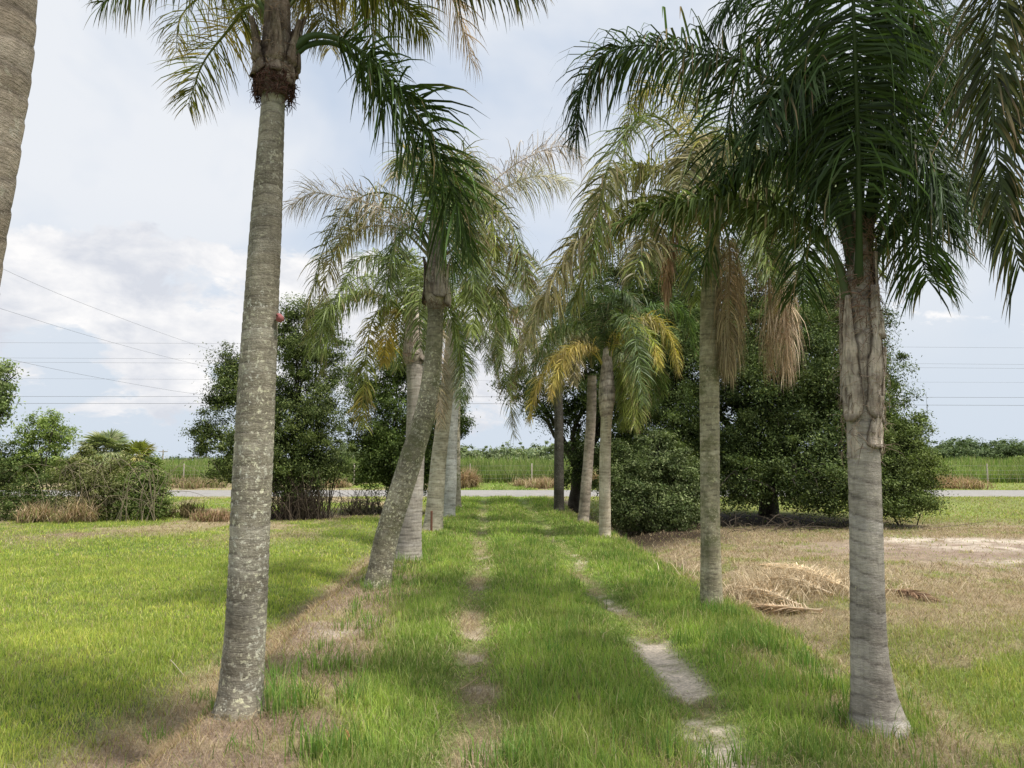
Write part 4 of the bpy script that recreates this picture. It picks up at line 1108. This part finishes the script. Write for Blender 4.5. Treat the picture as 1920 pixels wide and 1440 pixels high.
tree("oak_tree", "oak standing behind the far end of the right row, reaching over the lane", "tree", P(1075, 948, 28),
     px_blobs([(1090, 640, 28, 1.9), (1180, 560, 28, 2.2), (1010, 745, 28, .9), (960, 715, 28.5, .65), (1075, 770, 28, 1.2), (1160, 720, 27.5, 2.0), (1180, 830, 27, 1.7), (1100, 870, 27, 1.0), (1250, 500, 27.5, 1.5), (1260, 640, 27.5, 1.9)]),
     800, 170, .05, OAKC, trunk_r=.24, spread=.42, group="oaks behind the palm rows", inner=.35)
tree("oak_shrub", "low leafy shrub under the big oaks, seen between the third and second right palms", "shrub", P(1235, 985, 20.3),
     px_blobs([(1180, 905, 20.5, 0.76), (1240, 880, 20.3, 0.88), (1285, 925, 20.1, 0.64), (1215, 945, 19.9, 0.64, 1.4), (1170, 870, 20.7, 0.58), (1265, 962, 19.6, 0.42, 1.6), (1180, 965, 19.9, 0.40, 1.5), (1225, 835, 20.6, 0.47), (1300, 895, 20.3, 0.47)]),
     520, 170, .037, [(.08, .115, .04), (.14, .18, .065), (.26, .30, .14)], trunk_r=.06, spread=.26, stems=4, group=None)
# left oaks
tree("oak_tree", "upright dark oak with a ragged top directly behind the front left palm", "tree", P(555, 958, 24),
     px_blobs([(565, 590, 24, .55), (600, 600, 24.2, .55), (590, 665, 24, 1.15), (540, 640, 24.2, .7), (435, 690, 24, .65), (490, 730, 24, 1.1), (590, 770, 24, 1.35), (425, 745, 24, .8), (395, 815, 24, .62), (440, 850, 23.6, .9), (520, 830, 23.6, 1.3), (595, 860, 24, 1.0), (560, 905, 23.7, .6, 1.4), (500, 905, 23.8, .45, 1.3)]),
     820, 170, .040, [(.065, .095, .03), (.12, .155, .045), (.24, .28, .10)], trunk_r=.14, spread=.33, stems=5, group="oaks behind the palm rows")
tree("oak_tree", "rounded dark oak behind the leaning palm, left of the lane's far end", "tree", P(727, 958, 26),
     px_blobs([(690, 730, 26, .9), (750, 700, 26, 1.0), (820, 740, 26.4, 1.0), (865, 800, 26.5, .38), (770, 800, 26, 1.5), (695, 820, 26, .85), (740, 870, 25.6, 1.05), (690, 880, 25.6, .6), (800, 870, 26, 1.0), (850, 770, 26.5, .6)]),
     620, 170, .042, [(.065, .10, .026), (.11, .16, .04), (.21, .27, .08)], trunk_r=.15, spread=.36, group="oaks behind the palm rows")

# vines and bare twigs under the left oaks
def twig_bundle(name, label, cat, boxes, n, col, r=.006, up=1.2, group=None):
    b0 = P(boxes[0][0], boxes[0][1], boxes[0][2]); b0 = np.array([b0[0], b0[1], float(ground_z(b0[0], b0[1]))])
    bag = Bag()
    for q in range(n):
        bx = boxes[rs.randint(len(boxes))]
        c = P(bx[0], bx[1], bx[2]); w = bx[3]
        p = np.array([c[0] + rs.normal(0, w * .4), c[1] + rs.normal(0, w * .3), 0]); p[2] = ground_z(p[0], p[1])
        h = up * rs.uniform(.4, 1.1)
        e = p + np.array([rs.normal(0, w * .45), rs.normal(0, .3), h])
        m = (p + e) / 2 + rs.normal(0, .12, 3) + [0, 0, .1 * h]
        if rs.rand() < .4: e[2] -= h * .5
        C = catmull([p, m, e], 7)
        V, F = tube(C, np.linspace(r, r * .4, 7) * rs.uniform(.6, 1.5), 4)
        bag.add(V, F, np.array(col) * rs.uniform(.5, 1.6))
    o = bag.build(name, M_twig, base=b0)
    return tag(o, label, cat, group)
twig_bundle("bare_undergrowth", "thicket of bare brown stems under the upright oak", "undergrowth", [(545, 955, 23.6, 1.0), (575, 955, 23.4, .8)], 420, (.075, .058, .043), .011, 1.4)
twig_bundle("bare_undergrowth", "low bare scrub under the rounded oak left of the lane", "undergrowth", [(700, 955, 25.4, .8), (665, 955, 25.2, .6)], 200, (.10, .085, .06), .010, .8)
ft_ = twig_bundle("fallen_twigs", "bare fallen twigs in the shade under the huge right oak", "twigs", [(1480, 985, 19.6, 2.6), (1400, 980, 20, 2.0), (1560, 975, 19.8, 2.0)], 60, (.10, .08, .06), .010, .35)
ft_["kind"] = "stuff"

# ------------------------------------------------------------------ left shrubs
SHR = "shrubs along the left side of the lawn"
def shrub(label, base_px, d, blobs, ncl, cols, size=.04, spread=.26, per=80, name="shrub", stems=5, mat=None, **kw):
    return tree(name, label, "shrub", P(base_px, 955, d), px_blobs(blobs), ncl, per, size, cols, trunk_r=.05, group=SHR, mat=mat or M_shrub, spread=spread, stems=stems, fork=.2, **kw)
LGS = [(.19, .27, .07), (.26, .34, .10), (.38, .44, .17)]
OLV = [(.15, .18, .055), (.23, .24, .10), (.34, .33, .17)]
DKS = [(.085, .13, .04), (.14, .19, .065), (.24, .28, .11)]
shrub("tall light green feathery bush at the far left, left of the two fan palms", 85, 24, [(85, 800, 24, .5), (55, 815, 24, .45), (110, 820, 24, .45), (80, 860, 24, .65), (40, 870, 24, .5), (95, 785, 24.2, .25)], 210, LGS, per=70, spread=.2, inner=.15)
shrub("darker bushy shrub low at the far left, under the feathery bush", 30, 23.4, [(20, 900, 23.4, .75), (70, 915, 23.2, .65), (0, 860, 23.6, .6), (-40, 900, 23.4, .9), (20, 950, 23, .4, 1.8), (80, 950, 23, .4, 1.8)], 240, DKS)
shrub("olive tangled bush right of the feathery bush", 165, 23.3, [(140, 890, 23.4, .6), (190, 900, 23.2, .65), (165, 925, 23, .6, 1.3), (215, 920, 23, .5), (150, 952, 22.8, .32, 1.8), (200, 950, 22.8, .32, 1.8), (155, 862, 23.8, .35), (225, 868, 23.8, .3)], 240, OLV)
shrub("rounded green bush at the right end of the left shrubs, beside the road gap", 275, 23.6, [(265, 895, 23.6, .55), (260, 948, 23, .34, 1.7), (300, 950, 23, .28, 1.5), (225, 950, 23, .3, 1.5), (290, 915, 23.4, .45), (245, 925, 23.2, .5), (282, 870, 23.8, .3), (300, 935, 23.2, .35)], 220, [(.12, .18, .05), (.19, .25, .075), (.30, .34, .13)])
tree("oak_tree", "light green tree at the left edge, only the ends of its branches in view", "tree", P(-120, 955, 22),
     px_blobs([(-20, 725, 22, .62), (-60, 780, 22, .8), (-90, 700, 22, .9), (5, 700, 22, .3), (0, 755, 22, .35), (-100, 850, 22, 1.0), (-5, 785, 22, .3)]), 260, 90, .055, [(.13, .19, .06), (.20, .26, .09), (.3, .35, .16)], trunk_r=.14, spread=.26)

# brambles: long arching canes in front of the shrubs
bag = Bag()
b0 = P(200, 955, 22.8); b0[2] = float(ground_z(b0[0], b0[1]))
for k in range(70):
    px = rs.uniform(90, 300); p = P(px, 950, 22.7 + rs.uniform(-.4, .4)); p[2] = ground_z(p[0], p[1])
    h = rs.uniform(.5, 2.0); dx = rs.normal(0, .7)
    C = catmull([p, p + [dx * .4, rs.normal(0, .2), h * .8], p + [dx, rs.normal(0, .3), h], p + [dx * 1.6, 0, h * .75]], 12)
    V, F = tube(C, np.linspace(.012, .004, 12), 4); bag.add(V, F, np.array([.24, .20, .14]) * rs.uniform(.6, 1.3))
tag(bag.build("bramble", M_twig, base=b0), "pale bare arching canes rising through the left shrubs", "bramble")

def straw_mound(label, px, py, d, w, h, n, cols, group, name="dry_grass_clump", bw=.02, parts=None):
    c = P(px, py, d); c[2] = float(ground_z(c[0], c[1]))
    nb_ = 9; bx_ = rs.normal(0, w * .42, nb_); by_ = rs.normal(0, w * .28, nb_); bi_ = rs.randint(0, nb_, n)
    x = c[0] + bx_[bi_] + rs.normal(0, w * .16, n); y = c[1] + by_[bi_] + rs.normal(0, w * .12, n)
    z = ground_z(x, y) + rs.uniform(0, .3, n) * h * np.exp(-((x - c[0]) / w) ** 2)
    col = pick(cols, n) * rs.uniform(.6, 1.2, n)[:, None]
    V, F, C = blades(x, y, z, h * rs.uniform(.4, 1.15, n), np.full(n, bw), rs.uniform(.15, 1.35, n), col, None, .7)
    o = add_mesh(name, V, [F], M_dead, None, C, False, c)
    return tag(o, label, "dry grass", group)
DRY = [(.60, .46, .29), (.50, .37, .22), (.66, .53, .35), (.40, .28, .18), (.34, .36, .14)]
GD = "clumps of dead grass"
straw_mound("tan dead grass clump at the foot of the dark far-left shrub", 80, 955, 22.4, .8, .6, 1000, DRY, GD)
straw_mound("tall pale dry grass stalks below the olive bush", 145, 955, 22.2, .5, .8, 380, DRY, GD)
straw_mound("low reddish dry grass left of the front palm trunk, before the road gap", 395, 962, 22.6, .9, .4, 900, [(.5, .33, .22), (.42, .28, .19), (.56, .42, .26), (.3, .33, .12)], GD)
straw_mound("patch of dry weeds left of the lowest part of the upright oak", 345, 950, 24, .7, .6, 500, [(.2, .17, .08), (.28, .22, .12), (.14, .14, .05)], GD)
straw_mound("dark brown-centred dead grass mound beyond the road at the end of the lane", 878, 905, 44.2, .95, 1.15, 1500, [(.58, .44, .27), (.38, .26, .17), (.64, .50, .32)], GD, bw=.035)
straw_mound("low spread of dead grass beyond the road in the middle of the lane's end", 1010, 908, 44.5, 1.8, .6, 1500, DRY, GD, bw=.035)
straw_mound("spiky tan dead grass mound beyond the road, left of the shaded palm trunk", 1115, 908, 44.3, 1.1, .95, 1500, DRY, GD, bw=.035)
straw_mound("small dead grass mound beyond the road seen between the two far right trunks", 1052 - 22, 908, 44.6, .8, .5, 500, DRY, GD, bw=.035)
straw_mound("dead grass mound beyond the road at the right of the bush, before the field", 1790, 908, 44.3, 2.2, .7, 2000, [(.60, .44, .28), (.50, .34, .21), (.40, .38, .16)], GD, bw=.04)
straw_mound("brown weedy mound beyond the road in the gap left of the front palm", 365, 903, 44.4, 2.0, .65, 1500, [(.32, .30, .14), (.38, .29, .19), (.5, .39, .25), (.25, .30, .10)], GD, bw=.04)
straw_mound("dead grass beside the road right of the upright oak", 625, 912, 44.6, 1.0, .6, 800, DRY, GD, bw=.035)

# ------------------------------------------------------------------ fan palms
def fan_palm(label, px, py, d, nleaf, R, cols, skirt, tr=.22):
    c = P(px, py, d)
    base = np.array([c[0], c[1], float(ground_z(c[0], c[1]))])
    root = thing("fan_palm", base, label, "palm tree", "cabbage palms behind the left shrubs")
    bg = Bag(); C = catmull([base - [0, 0, .1], (base + c) / 2, c - [0, 0, .1]], 24)
    V, F = tube(C, np.linspace(tr, tr * .9, 24) * (1 + .12 * rs.rand(24)), 14); bg.add(V, F, (.8, .5, 0))
    bg.build("trunk", M_t_brown, root, True, base)
    def fan(bag, tip0, d0, size, col, droop, nseg=26):
        up = norm(np.array([0, 0, 1.0]) - d0 * d0[2] + rs.normal(0, .15, 3)); sd = np.cross(d0, up)
        for a in np.linspace(-2.2, 2.2, nseg):
            e = norm(d0 * math.cos(a) + sd * math.sin(a) + rs.normal(0, .05, 3))
            wv = norm(np.cross(e, up)) * size * .055
            p1 = tip0 + e * size * .55 - [0, 0, droop * .12 * size]; p2 = tip0 + e * size * 1.0 - [0, 0, droop * .5 * size]
            V = np.array([tip0 - wv * .3, tip0 + wv * .3, p1 - wv, p1 + wv, p2 - wv * .1, p2 + wv * .1])
            bag.add(V, np.array([[0, 1, 3, 2], [2, 3, 5, 4]]), np.array(col) * rs.uniform(.7, 1.25))
    for k in range(nleaf):
        az = k * 2.399; el = rs.uniform(-.35, 1.35)
        dr = np.array([math.cos(az) * math.cos(el), math.sin(az) * math.cos(el), math.sin(el)])
        lb = Bag(); tip = c + dr * R * .5
        V, F = tube(catmull([c, tip], 4), .015, 4); lb.add(V, F, (.2, .2, .08))
        fan(lb, tip, norm(dr - [0, 0, .15]), R * .6, cols[rs.randint(len(cols))], .5 + .3 * (el < .2))
        lb.build("fan_leaf", M_palm, root, base=base)
    if skirt:
        lb = Bag()
        for k in range(16):
            az = k * 2.4; dr = norm(np.array([math.cos(az), math.sin(az), -1.1 + rs.normal(0, .2)]))
            fan(lb, c + dr * R * .35 + [0, 0, -.1], dr, R * .42, np.array([.34, .27, .19]), .8, 16)
        lb.build("dead_skirt", M_dead, root, base=base)
fan_palm("grey-green fan palm rising behind the left shrubs, the taller of the two", 195, 848, 45, 34, 1.75, [(.19, .24, .11), (.25, .30, .14), (.32, .34, .19)], True)
fan_palm("yellow-green fan palm behind the left shrubs, the shorter of the two", 258, 862, 46, 30, 1.5, [(.26, .31, .07), (.32, .36, .09), (.38, .34, .13)], True)
# saw palmetto under the upright oak
c = P(628, 885, 24.2)
base = np.array([c[0] - .2, c[1], float(ground_z(c[0], c[1]))])
bag = Bag()
for k in range(9):
    az = rs.uniform(0, 6.28); el = rs.uniform(.2, 1.2)
    dr = np.array([math.cos(az) * math.cos(el), math.sin(az) * math.cos(el), math.sin(el)])
    tip = c + dr * .35 + [0, 0, -.1]
    V, F = tube(catmull([base, (base + tip) / 2 + [0, 0, .2], tip], 6), .012, 4); bag.add(V, F, (.08, .08, .04))
    for a in np.linspace(-1.5, 1.5, 18):
        up = norm(np.array([0, 0, 1.0]) - dr * dr[2]); sd = np.cross(dr, up)
        e = norm(dr * math.cos(a) + sd * math.sin(a)); wv = norm(np.cross(e, up)) * .012
        bag.add(np.array([tip - wv, tip + wv, tip + e * .5 + wv * .1, tip + e * .5 - wv * .1]), np.array([[0, 1, 2, 3]]), np.array([.05, .07, .035]) * rs.uniform(.6, 1.3))
tag(bag.build("palmetto", M_palm, base=base), "small dark spiky palmetto at the right foot of the upright oak", "palmetto")

# ------------------------------------------------------------------ beyond the road
# tall field grass
bag = Bag()
def field(y0, y1, n, h, w, cols):
    y = rs.uniform(y0, y1, n); x = rs.uniform(-1, 1, n) * (y * .78 + 3)
    hh = h * rs.uniform(.6, 1.2, n) * (.5 + .9 * fbm(x, y, .35, 61, 4))
    c = pick(cols, n) * rs.uniform(.75, 1.2, n)[:, None] * (.55 + .85 * fbm(x, y, .18, 66, 4))[:, None]
    V, F, C = blades(x, y, ground_z(x, y), hh, np.full(n, w) * rs.uniform(.6, 1.4, n), np.abs(rs.normal(0, .25, n)) + .03, c, c * 1.1)
    bag.add(V, F, C)
FG = [(.18, .27, .07), (.23, .31, .09), (.15, .22, .06), (.30, .34, .13), (.33, .33, .17)]
field(46.8, 52, 42000, 1.1, .06, FG)
field(52, 64, 46000, 1.45, .09, FG)
field(64, 90, 36000, 1.5, .14, FG)
field(90, 150, 26000, 1.3, .25, [(.20, .22, .10), (.16, .21, .07), (.25, .24, .13)])
tag(bag.build("field_grass", M_grass), "tall green pasture grass beyond the road and its wire fence", "grass", kind="stuff")

# distant woods
def wood(label, lst, n, per, size, cols, spread):
    b = Bag(); leaf_cloud(b, lst, n, per, size, cols, spread, inner=.25)
    return tag(b.build("distant_wood", M_oak), label, "woodland", kind="stuff")
HZ = [(.15, .20, .10), (.22, .27, .13), (.32, .36, .2)]
lst = []
for px in np.arange(640, 1330, 13):
    for dd in (112, 130, 150):
        top = (834 if px > 1040 else 840) + rs.uniform(-8, 8) - (6 if 1080 < px < 1180 else 0)
        r = rs.uniform(1.7, 2.6); p = P(px + rs.uniform(-8, 8), top, dd); lst.append((p - [0, 0, r], (r * 1.5, r, r)))
        lst.append((np.array([p[0], p[1], 1.2]), (2.2, 2, 1.6)))
wood("line of low green trees and scrub across the field at the end of the lane", lst, 5200, 60, .20, HZ, .6)
lst = []
for px in np.arange(1690, 2120, 16):
    top = 829 + 7 * math.sin(px * .03) + rs.uniform(-6, 6); dd = 175 + rs.uniform(-8, 8)
    r = rs.uniform(3, 4.2); p = P(px, top, dd); lst.append((p - [0, 0, r], (r * 1.2, r, r)))
    lst.append((np.array([p[0], p[1] - 3, 2.2]), (4, 3, 2.6)))
wood("dense dark green wood on the horizon at the right", lst, 2000, 70, .28, [(.09, .13, .06), (.13, .18, .08), (.2, .25, .12)], 1.0)
lst = []
for px in np.arange(-200, 660, 12):
    p = P(px, 861 + rs.uniform(-3, 2), 420); lst.append((np.array([p[0], p[1], max(1, p[2] - 1.5)]), (7, 3, 2.2)))
wood("thin hazy blue-green line of trees on the horizon at the left", lst, 700, 50, .6, [(.12, .16, .14), (.15, .19, .17), (.17, .21, .19)], 1.4)

# bushes in the far field edge at the right
tree("field_bush", "round green bush in the field beyond the road at the right edge", "shrub", P(1910, 885, 62), px_blobs([(1912, 872, 62, .8), (1930, 878, 62, .9)]), 60, 70, .10, LGS, trunk_r=.05, mat=M_shrub, spread=.3)
tree("field_bush", "small darker bush in the field beyond the road, right of the oak bush", "shrub", P(1775, 893, 58), px_blobs([(1770, 887, 58, .55), (1785, 890, 58, .5)]), 50, 70, .09, DKS, trunk_r=.05, mat=M_shrub, spread=.3)

# wire fence
fb = np.array([0, 46.3, .2])
root = thing("wire_fence", fb, "low wire fence with thin weathered posts along the far side of the road", "fence")
for k, x in enumerate(np.arange(-35, 36, 3.6)):
    x = x + rs.uniform(-.3, .3); z0 = float(ground_z(x, 46.3))
    b = Bag(); V, F = tube(np.array([[x, 46.3, z0 - .1], [x + rs.uniform(-.03, .03), 46.3, z0 + 1.15 + rs.uniform(0, .12)], [x, 46.3, z0 + 1.26]]), [.045, .04, .012], 7)
    b.add(V, F, (1, 1, 1)); b.build("post", M_post, root, base=fb)
for h in (.3, .55, .8, 1.08):
    xs = np.linspace(-36, 36, 90); C = np.stack([xs, np.full(90, 46.24), .25 + h - .02 * np.abs(np.sin(xs * .87))], 1)
    b = Bag(); V, F = tube(C, .0035, 4); b.add(V, F, (1, 1, 1)); b.build("wire", M_steel, root, base=fb)

# power lines
def line(label, pts, r, n=60, sag=0):
    pts = np.array(pts); C = catmull(pts, n)
    b = Bag(); V, F = tube(C, r * .72, 5); b.add(V, F, (1, 1, 1))
    c0 = C[0].copy()
    return tag(b.build("power_line", M_wire, base=c0), label, "power line", "overhead power lines")
def hline(label, yl, yc, yr, d, r):
    a, m, c = P(-400, yl, d), P(960, yc, d), P(2400, yr, d)
    line(label, [a, P(300, yl * .5 + yc * .5, d), m, P(1750, yr * .5 + yc * .5, d), c], r)
hline("lowest and darkest level power line crossing the whole sky", 756, 757, 762, 70, .022)
hline("level power line just above the lowest one", 743, 744, 746, 70, .020)
hline("very faint level power line half way up the stack", 708, 714, 719, 90, .013)
hline("lower line of the close level pair", 677, 684, 695, 90, .017)
hline("upper line of the close level pair", 669, 676, 688, 90, .016)
hline("topmost level power line, above the close pair", 641, 646, 656, 90, .017)
line("highest of the three slanting wires dropping from the left edge", [P(-300, 345, 30), P(20, 511, 40), P(210, 590, 50), P(400, 657, 62), P(560, 700, 75)], .012)
line("middle of the three slanting wires dropping from the left edge", [P(-300, 480, 30), P(15, 583, 40), P(200, 639, 50), P(385, 687, 62), P(560, 722, 75)], .012)
line("lowest of the three slanting wires dropping from the left edge", [P(-300, 600, 30), P(5, 671, 40), P(200, 711, 50), P(385, 741, 62), P(560, 757, 75)], .012)

# distant mast and pole
mb = P(1744, 862, 240); mb[2] = 0
root = thing("radio_mast", mb, "thin grey radio mast far away on the horizon at the right", "mast")
top = P(1740, 735, 240)
b = Bag()
for s in (-1, 1):
    V, F = tube(np.array([mb + [s * .25, 0, 0], [mb[0] + s * .1, mb[1], top[2] * .8]]), .05, 4); b.add(V, F, (1, 1, 1))
for h in np.arange(1, top[2] * .8, 1.0):
    s = 1 if int(h) % 2 else -1
    V, F = tube(np.array([mb + [s * .22, 0, h], mb + [-s * .2, 0, h + 1]]), .03, 4); b.add(V, F, (1, 1, 1))
b.build("lattice", M_wire, root, base=mb)
b = Bag(); V, F = tube(np.array([[mb[0], mb[1], top[2] * .78], [mb[0], mb[1], top[2]]]), [.07, .03], 5); b.add(V, F, (1, 1, 1)); b.build("aerial", M_wire, root, base=mb)
pb = P(305, 865, 150); pb[2] = 0
root = thing("utility_pole", pb, "tiny wooden pole on the left horizon above the distant trees", "utility pole")
tp = P(305, 843, 150)
b = Bag(); V, F = tube(np.array([pb, [pb[0], pb[1], tp[2]]]), [.16, .11], 7); b.add(V, F, (1, 1, 1)); b.build("pole", M_post, root, base=pb)
b = Bag(); V, F = tube(np.array([[pb[0] - .9, pb[1], tp[2] - .4], [pb[0] + .9, pb[1], tp[2] - .4]]), .08, 5); b.add(V, F, (1, 1, 1)); b.build("crossarm", M_post, root, base=pb)

# ------------------------------------------------------------------ fallen fronds and litter
def fallen(label, a, m, e, col, L=.35, n=80, col2=None, w=.014, h=.12, grp="fallen dead palm fronds"):
    pa, pm, pe = [G(q[0], q[1], -.15) for q in (a, m, e)]
    for p, hh in ((pa, .04), (pm, h * .6), (pe, .03)): p[2] = float(ground_z(p[0], p[1])) + hh
    o = frond_mesh([pa, pm, pe], L=L, n=n, col=col, col2=col2, w=w, g=.25, rad=.012, tipbrown=.3, plum=.22, fwd=1.3, mat=M_dead, name="fallen_frond", base=pa)
    return tag(o, label, "palm frond", grp)
FT = (.46, .34, .20)
fallen("long straw-coloured fallen frond on top of the heap left of the front right trunk", (1610, 1112), (1520, 1085), (1440, 1062), (.66, .54, .36), L=.36, n=100, h=.28)
fallen("straw-coloured fallen frond whose leaflets fan toward the front right trunk", (1590, 1100), (1500, 1078), (1450, 1058), (.66, .55, .38), L=.38, n=90, h=.22)
fallen("flattened greyish-tan frond in the middle of the heap", (1560, 1112), (1490, 1092), (1420, 1080), (.70, .60, .44), L=.36, n=90, h=.2)
fallen("pale tan frond along the left side of the heap", (1500, 1120), (1440, 1098), (1385, 1078), (.76, .65, .48), L=.34, n=80, h=.14)
fallen("brown flattened frond at the near edge of the heap", (1540, 1132), (1470, 1118), (1410, 1105), (.62, .51, .37), L=.32, n=80, h=.1)
fallen("thin tan frond at the back of the heap", (1570, 1085), (1500, 1066), (1430, 1055), (.74, .62, .45), L=.32, n=70, h=.15)
fallen("brown curled fallen frond just right of the front right trunk", (1660, 1105), (1700, 1112), (1750, 1122), (.27, .18, .12), L=.24, n=60, h=.12)
c = G(1490, 1092, -.15); c[2] = float(ground_z(c[0], c[1]))
n = 2600
x = c[0] + rs.normal(0, .72, n); y = c[1] + rs.normal(0, .55, n)
z = ground_z(x, y) + rs.uniform(0, .09, n) * np.exp(-((x - c[0]) / .8) ** 2 - ((y - c[1]) / .55) ** 2)
col = pick([(.70, .58, .40), (.60, .49, .33), (.82, .70, .50), (.46, .37, .25)], n) * rs.uniform(.6, 1.2, n)[:, None]
V, F, C = blades(x, y, z, rs.uniform(.15, .5, n), np.full(n, .010), rs.uniform(1.1, 1.5, n), col, None, .08)
tag(add_mesh("leaf_litter", V, [F], M_dead, None, C, False, c), "loose dry leaflets heaped under the fallen fronds on the bare yard", "leaf litter", kind="stuff")
# sticks, dead leaf
def stick(label, a, e, r, col, zz=0, name="fallen_stick"):
    pa, pe = G(*a, zz), G(*e, zz)
    pm = (pa + pe) / 2 + [rs.normal(0, .01), rs.normal(0, .02), 0]
    P3 = catmull([pa, pm, pe], 8)
    P3[:, 2] = ground_z(P3[:, 0], P3[:, 1]) + .035
    b = Bag(); V, F = tube(P3, np.linspace(r, r * .5, 8), 5); b.add(V, F, col)
    return tag(b.build(name, M_twig, base=pa), label, "stick")
stick("thin bleached stick lying in the grass at the left lawn's edge", (320, 1230), (345, 1245), .006, (.45, .40, .30), -.3)
stick("slender brown stick on the bank below the front left palm", (240, 1395), (330, 1372), .006, (.30, .22, .15), -.3)
stick("short pale stalk lying across the left wheel rut", (862, 1295), (898, 1270), .005, (.42, .32, .20))
c = G(652, 1412); c[2] = float(ground_z(c[0], c[1])) + .09
V = np.array([[-.012, 0, -.03], [.0, -.012, -.012], [.008, .006, -.005], [-.012, -.004, .02], [-.002, .008, .018], [-.022, 0, .035]]) * 1.3 + c
b = Bag(); b.add(V, np.array([[0, 1, 2, 2], [1, 3, 4, 2], [3, 5, 4, 4]])[1:2], (.5, .27, .13)); b.add(V, np.array([[0, 1, 2], [3, 5, 4]]), (.48, .25, .12))
tag(b.build("dead_leaf", M_dead, base=c), "curled orange-brown dead leaf caught in the grass at the bottom", "leaf")

# ------------------------------------------------------------------ light
SUN_EL, SUN_AZ = math.radians(62), math.radians(118)      # azimuth clockwise from +Y
sd = Vector((math.sin(SUN_AZ) * math.cos(SUN_EL), math.cos(SUN_AZ) * math.cos(SUN_EL), math.sin(SUN_EL)))
sun_d = D.lights.new("sun", "SUN"); sun_d.energy = 4.6; sun_d.angle = math.radians(6.5); sun_d.color = (1, .945, .85)
sun = D.objects.new("sun", sun_d); COL.objects.link(sun)
sun.rotation_euler = sd.to_track_quat("Z", "Y").to_euler()
w = D.worlds.new("World"); scene.world = w; w.use_nodes = True
nt = w.node_tree; nt.nodes.clear()
out = nt.nodes.new("ShaderNodeOutputWorld"); bgd = nt.nodes.new("ShaderNodeBackground"); nt.links.new(bgd.outputs[0], out.inputs[0])
sky = nt.nodes.new("ShaderNodeTexSky"); sky.sky_type = "NISHITA"; sky.sun_disc = False
sky.sun_elevation = SUN_EL; sky.sun_rotation = SUN_AZ; sky.air_density = 1.0; sky.dust_density = 2.0; sky.ozone_density = 1.0
SK = .12
bgd.inputs[1].default_value = SK
tc = nt.nodes.new("ShaderNodeTexCoord")
sx = nt.nodes.new("ShaderNodeSeparateXYZ"); nt.links.new(tc.outputs["Generated"], sx.inputs[0])
def mth(op, a, b=None):
    m = nt.nodes.new("ShaderNodeMath"); m.operation = op
    for k, v in ((0, a), (1, b)):
        if v is None: continue
        if isinstance(v, (int, float)): m.inputs[k].default_value = v
        else: nt.links.new(v, m.inputs[k])
    return m.outputs[0]
Z = sx.outputs[2]
AZ = mth("ARCTAN2", sx.outputs[0], sx.outputs[1])
cmb = nt.nodes.new("ShaderNodeCombineXYZ")
nt.links.new(AZ, cmb.inputs[0]); nt.links.new(mth("MULTIPLY", Z, 1.9), cmb.inputs[1])
def wn(scale, det, rough, dist=0.0, off=0.0):
    mp = nt.nodes.new("ShaderNodeMapping"); mp.inputs["Location"].default_value = (off, off * .7, off * .3)
    nt.links.new(cmb.outputs[0], mp.inputs[0])
    n = nt.nodes.new("ShaderNodeTexNoise"); n.inputs["Scale"].default_value = scale; n.inputs["Detail"].default_value = det
    n.inputs["Roughness"].default_value = rough; n.inputs["Distortion"].default_value = dist
    nt.links.new(mp.outputs[0], n.inputs["Vector"]); return n.outputs[0]
def cc_(r, g_, b_): return (r / SK, g_ / SK, b_ / SK)
# pale blue gaps from the sky model, lifted by haze
base = mixc(nt, .72, sky.outputs[0], cc_(.69, .80, .96))
veil = ramp(nt, wn(1.9, 5, .55, .3, 3.1), [(.34, .15), (.56, 1.0)])
col = mixc(nt, veil, base, cc_(.84, .87, .92))
# grey-blue low band
lowf = ramp(nt, Z, [(0.0, 1.0), (.10, .85), (.20, .35), (.32, 0.0)])
col = mixc(nt, lowf, col, cc_(.66, .74, .84))
# bank of cumulus between about 8 and 17 degrees
nC = wn(5.5, 8, .6, .35, 1.3)
win = ramp(nt, Z, [(0.02, .1), (.08, .62), (.16, .92), (.25, .80), (.31, 0.0)])
azw = ramp(nt, mth("ADD", mth("MULTIPLY", AZ, .5), .5), [(.0, 1.0), (.48, .95), (.60, .3), (1.0, .5)])
th = mth("MULTIPLY", win, azw)
cm = mth("ADD", nC, mth("MULTIPLY", mth("SUBTRACT", th, .5), .42))
cmask = ramp(nt, cm, [(.50, 0.0), (.555, 1.0)])
shade = ramp(nt, wn(9, 6, .6, .2, 5.3), [(.35, cc_(.70, .73, .80)), (.62, cc_(1.0, .99, .99))])
col = mixc(nt, cmask, col, shade)
nt.links.new(col, bgd.inputs[0])

scene.view_settings.view_transform = "Standard"
scene.view_settings.look = "None"
scene.view_settings.exposure = 0
scene.view_settings.gamma = 1
try:
    scene.cycles.max_bounces = 8; scene.cycles.diffuse_bounces = 4; scene.cycles.transmission_bounces = 4
    scene.cycles.use_denoising = True
except Exception:
    pass
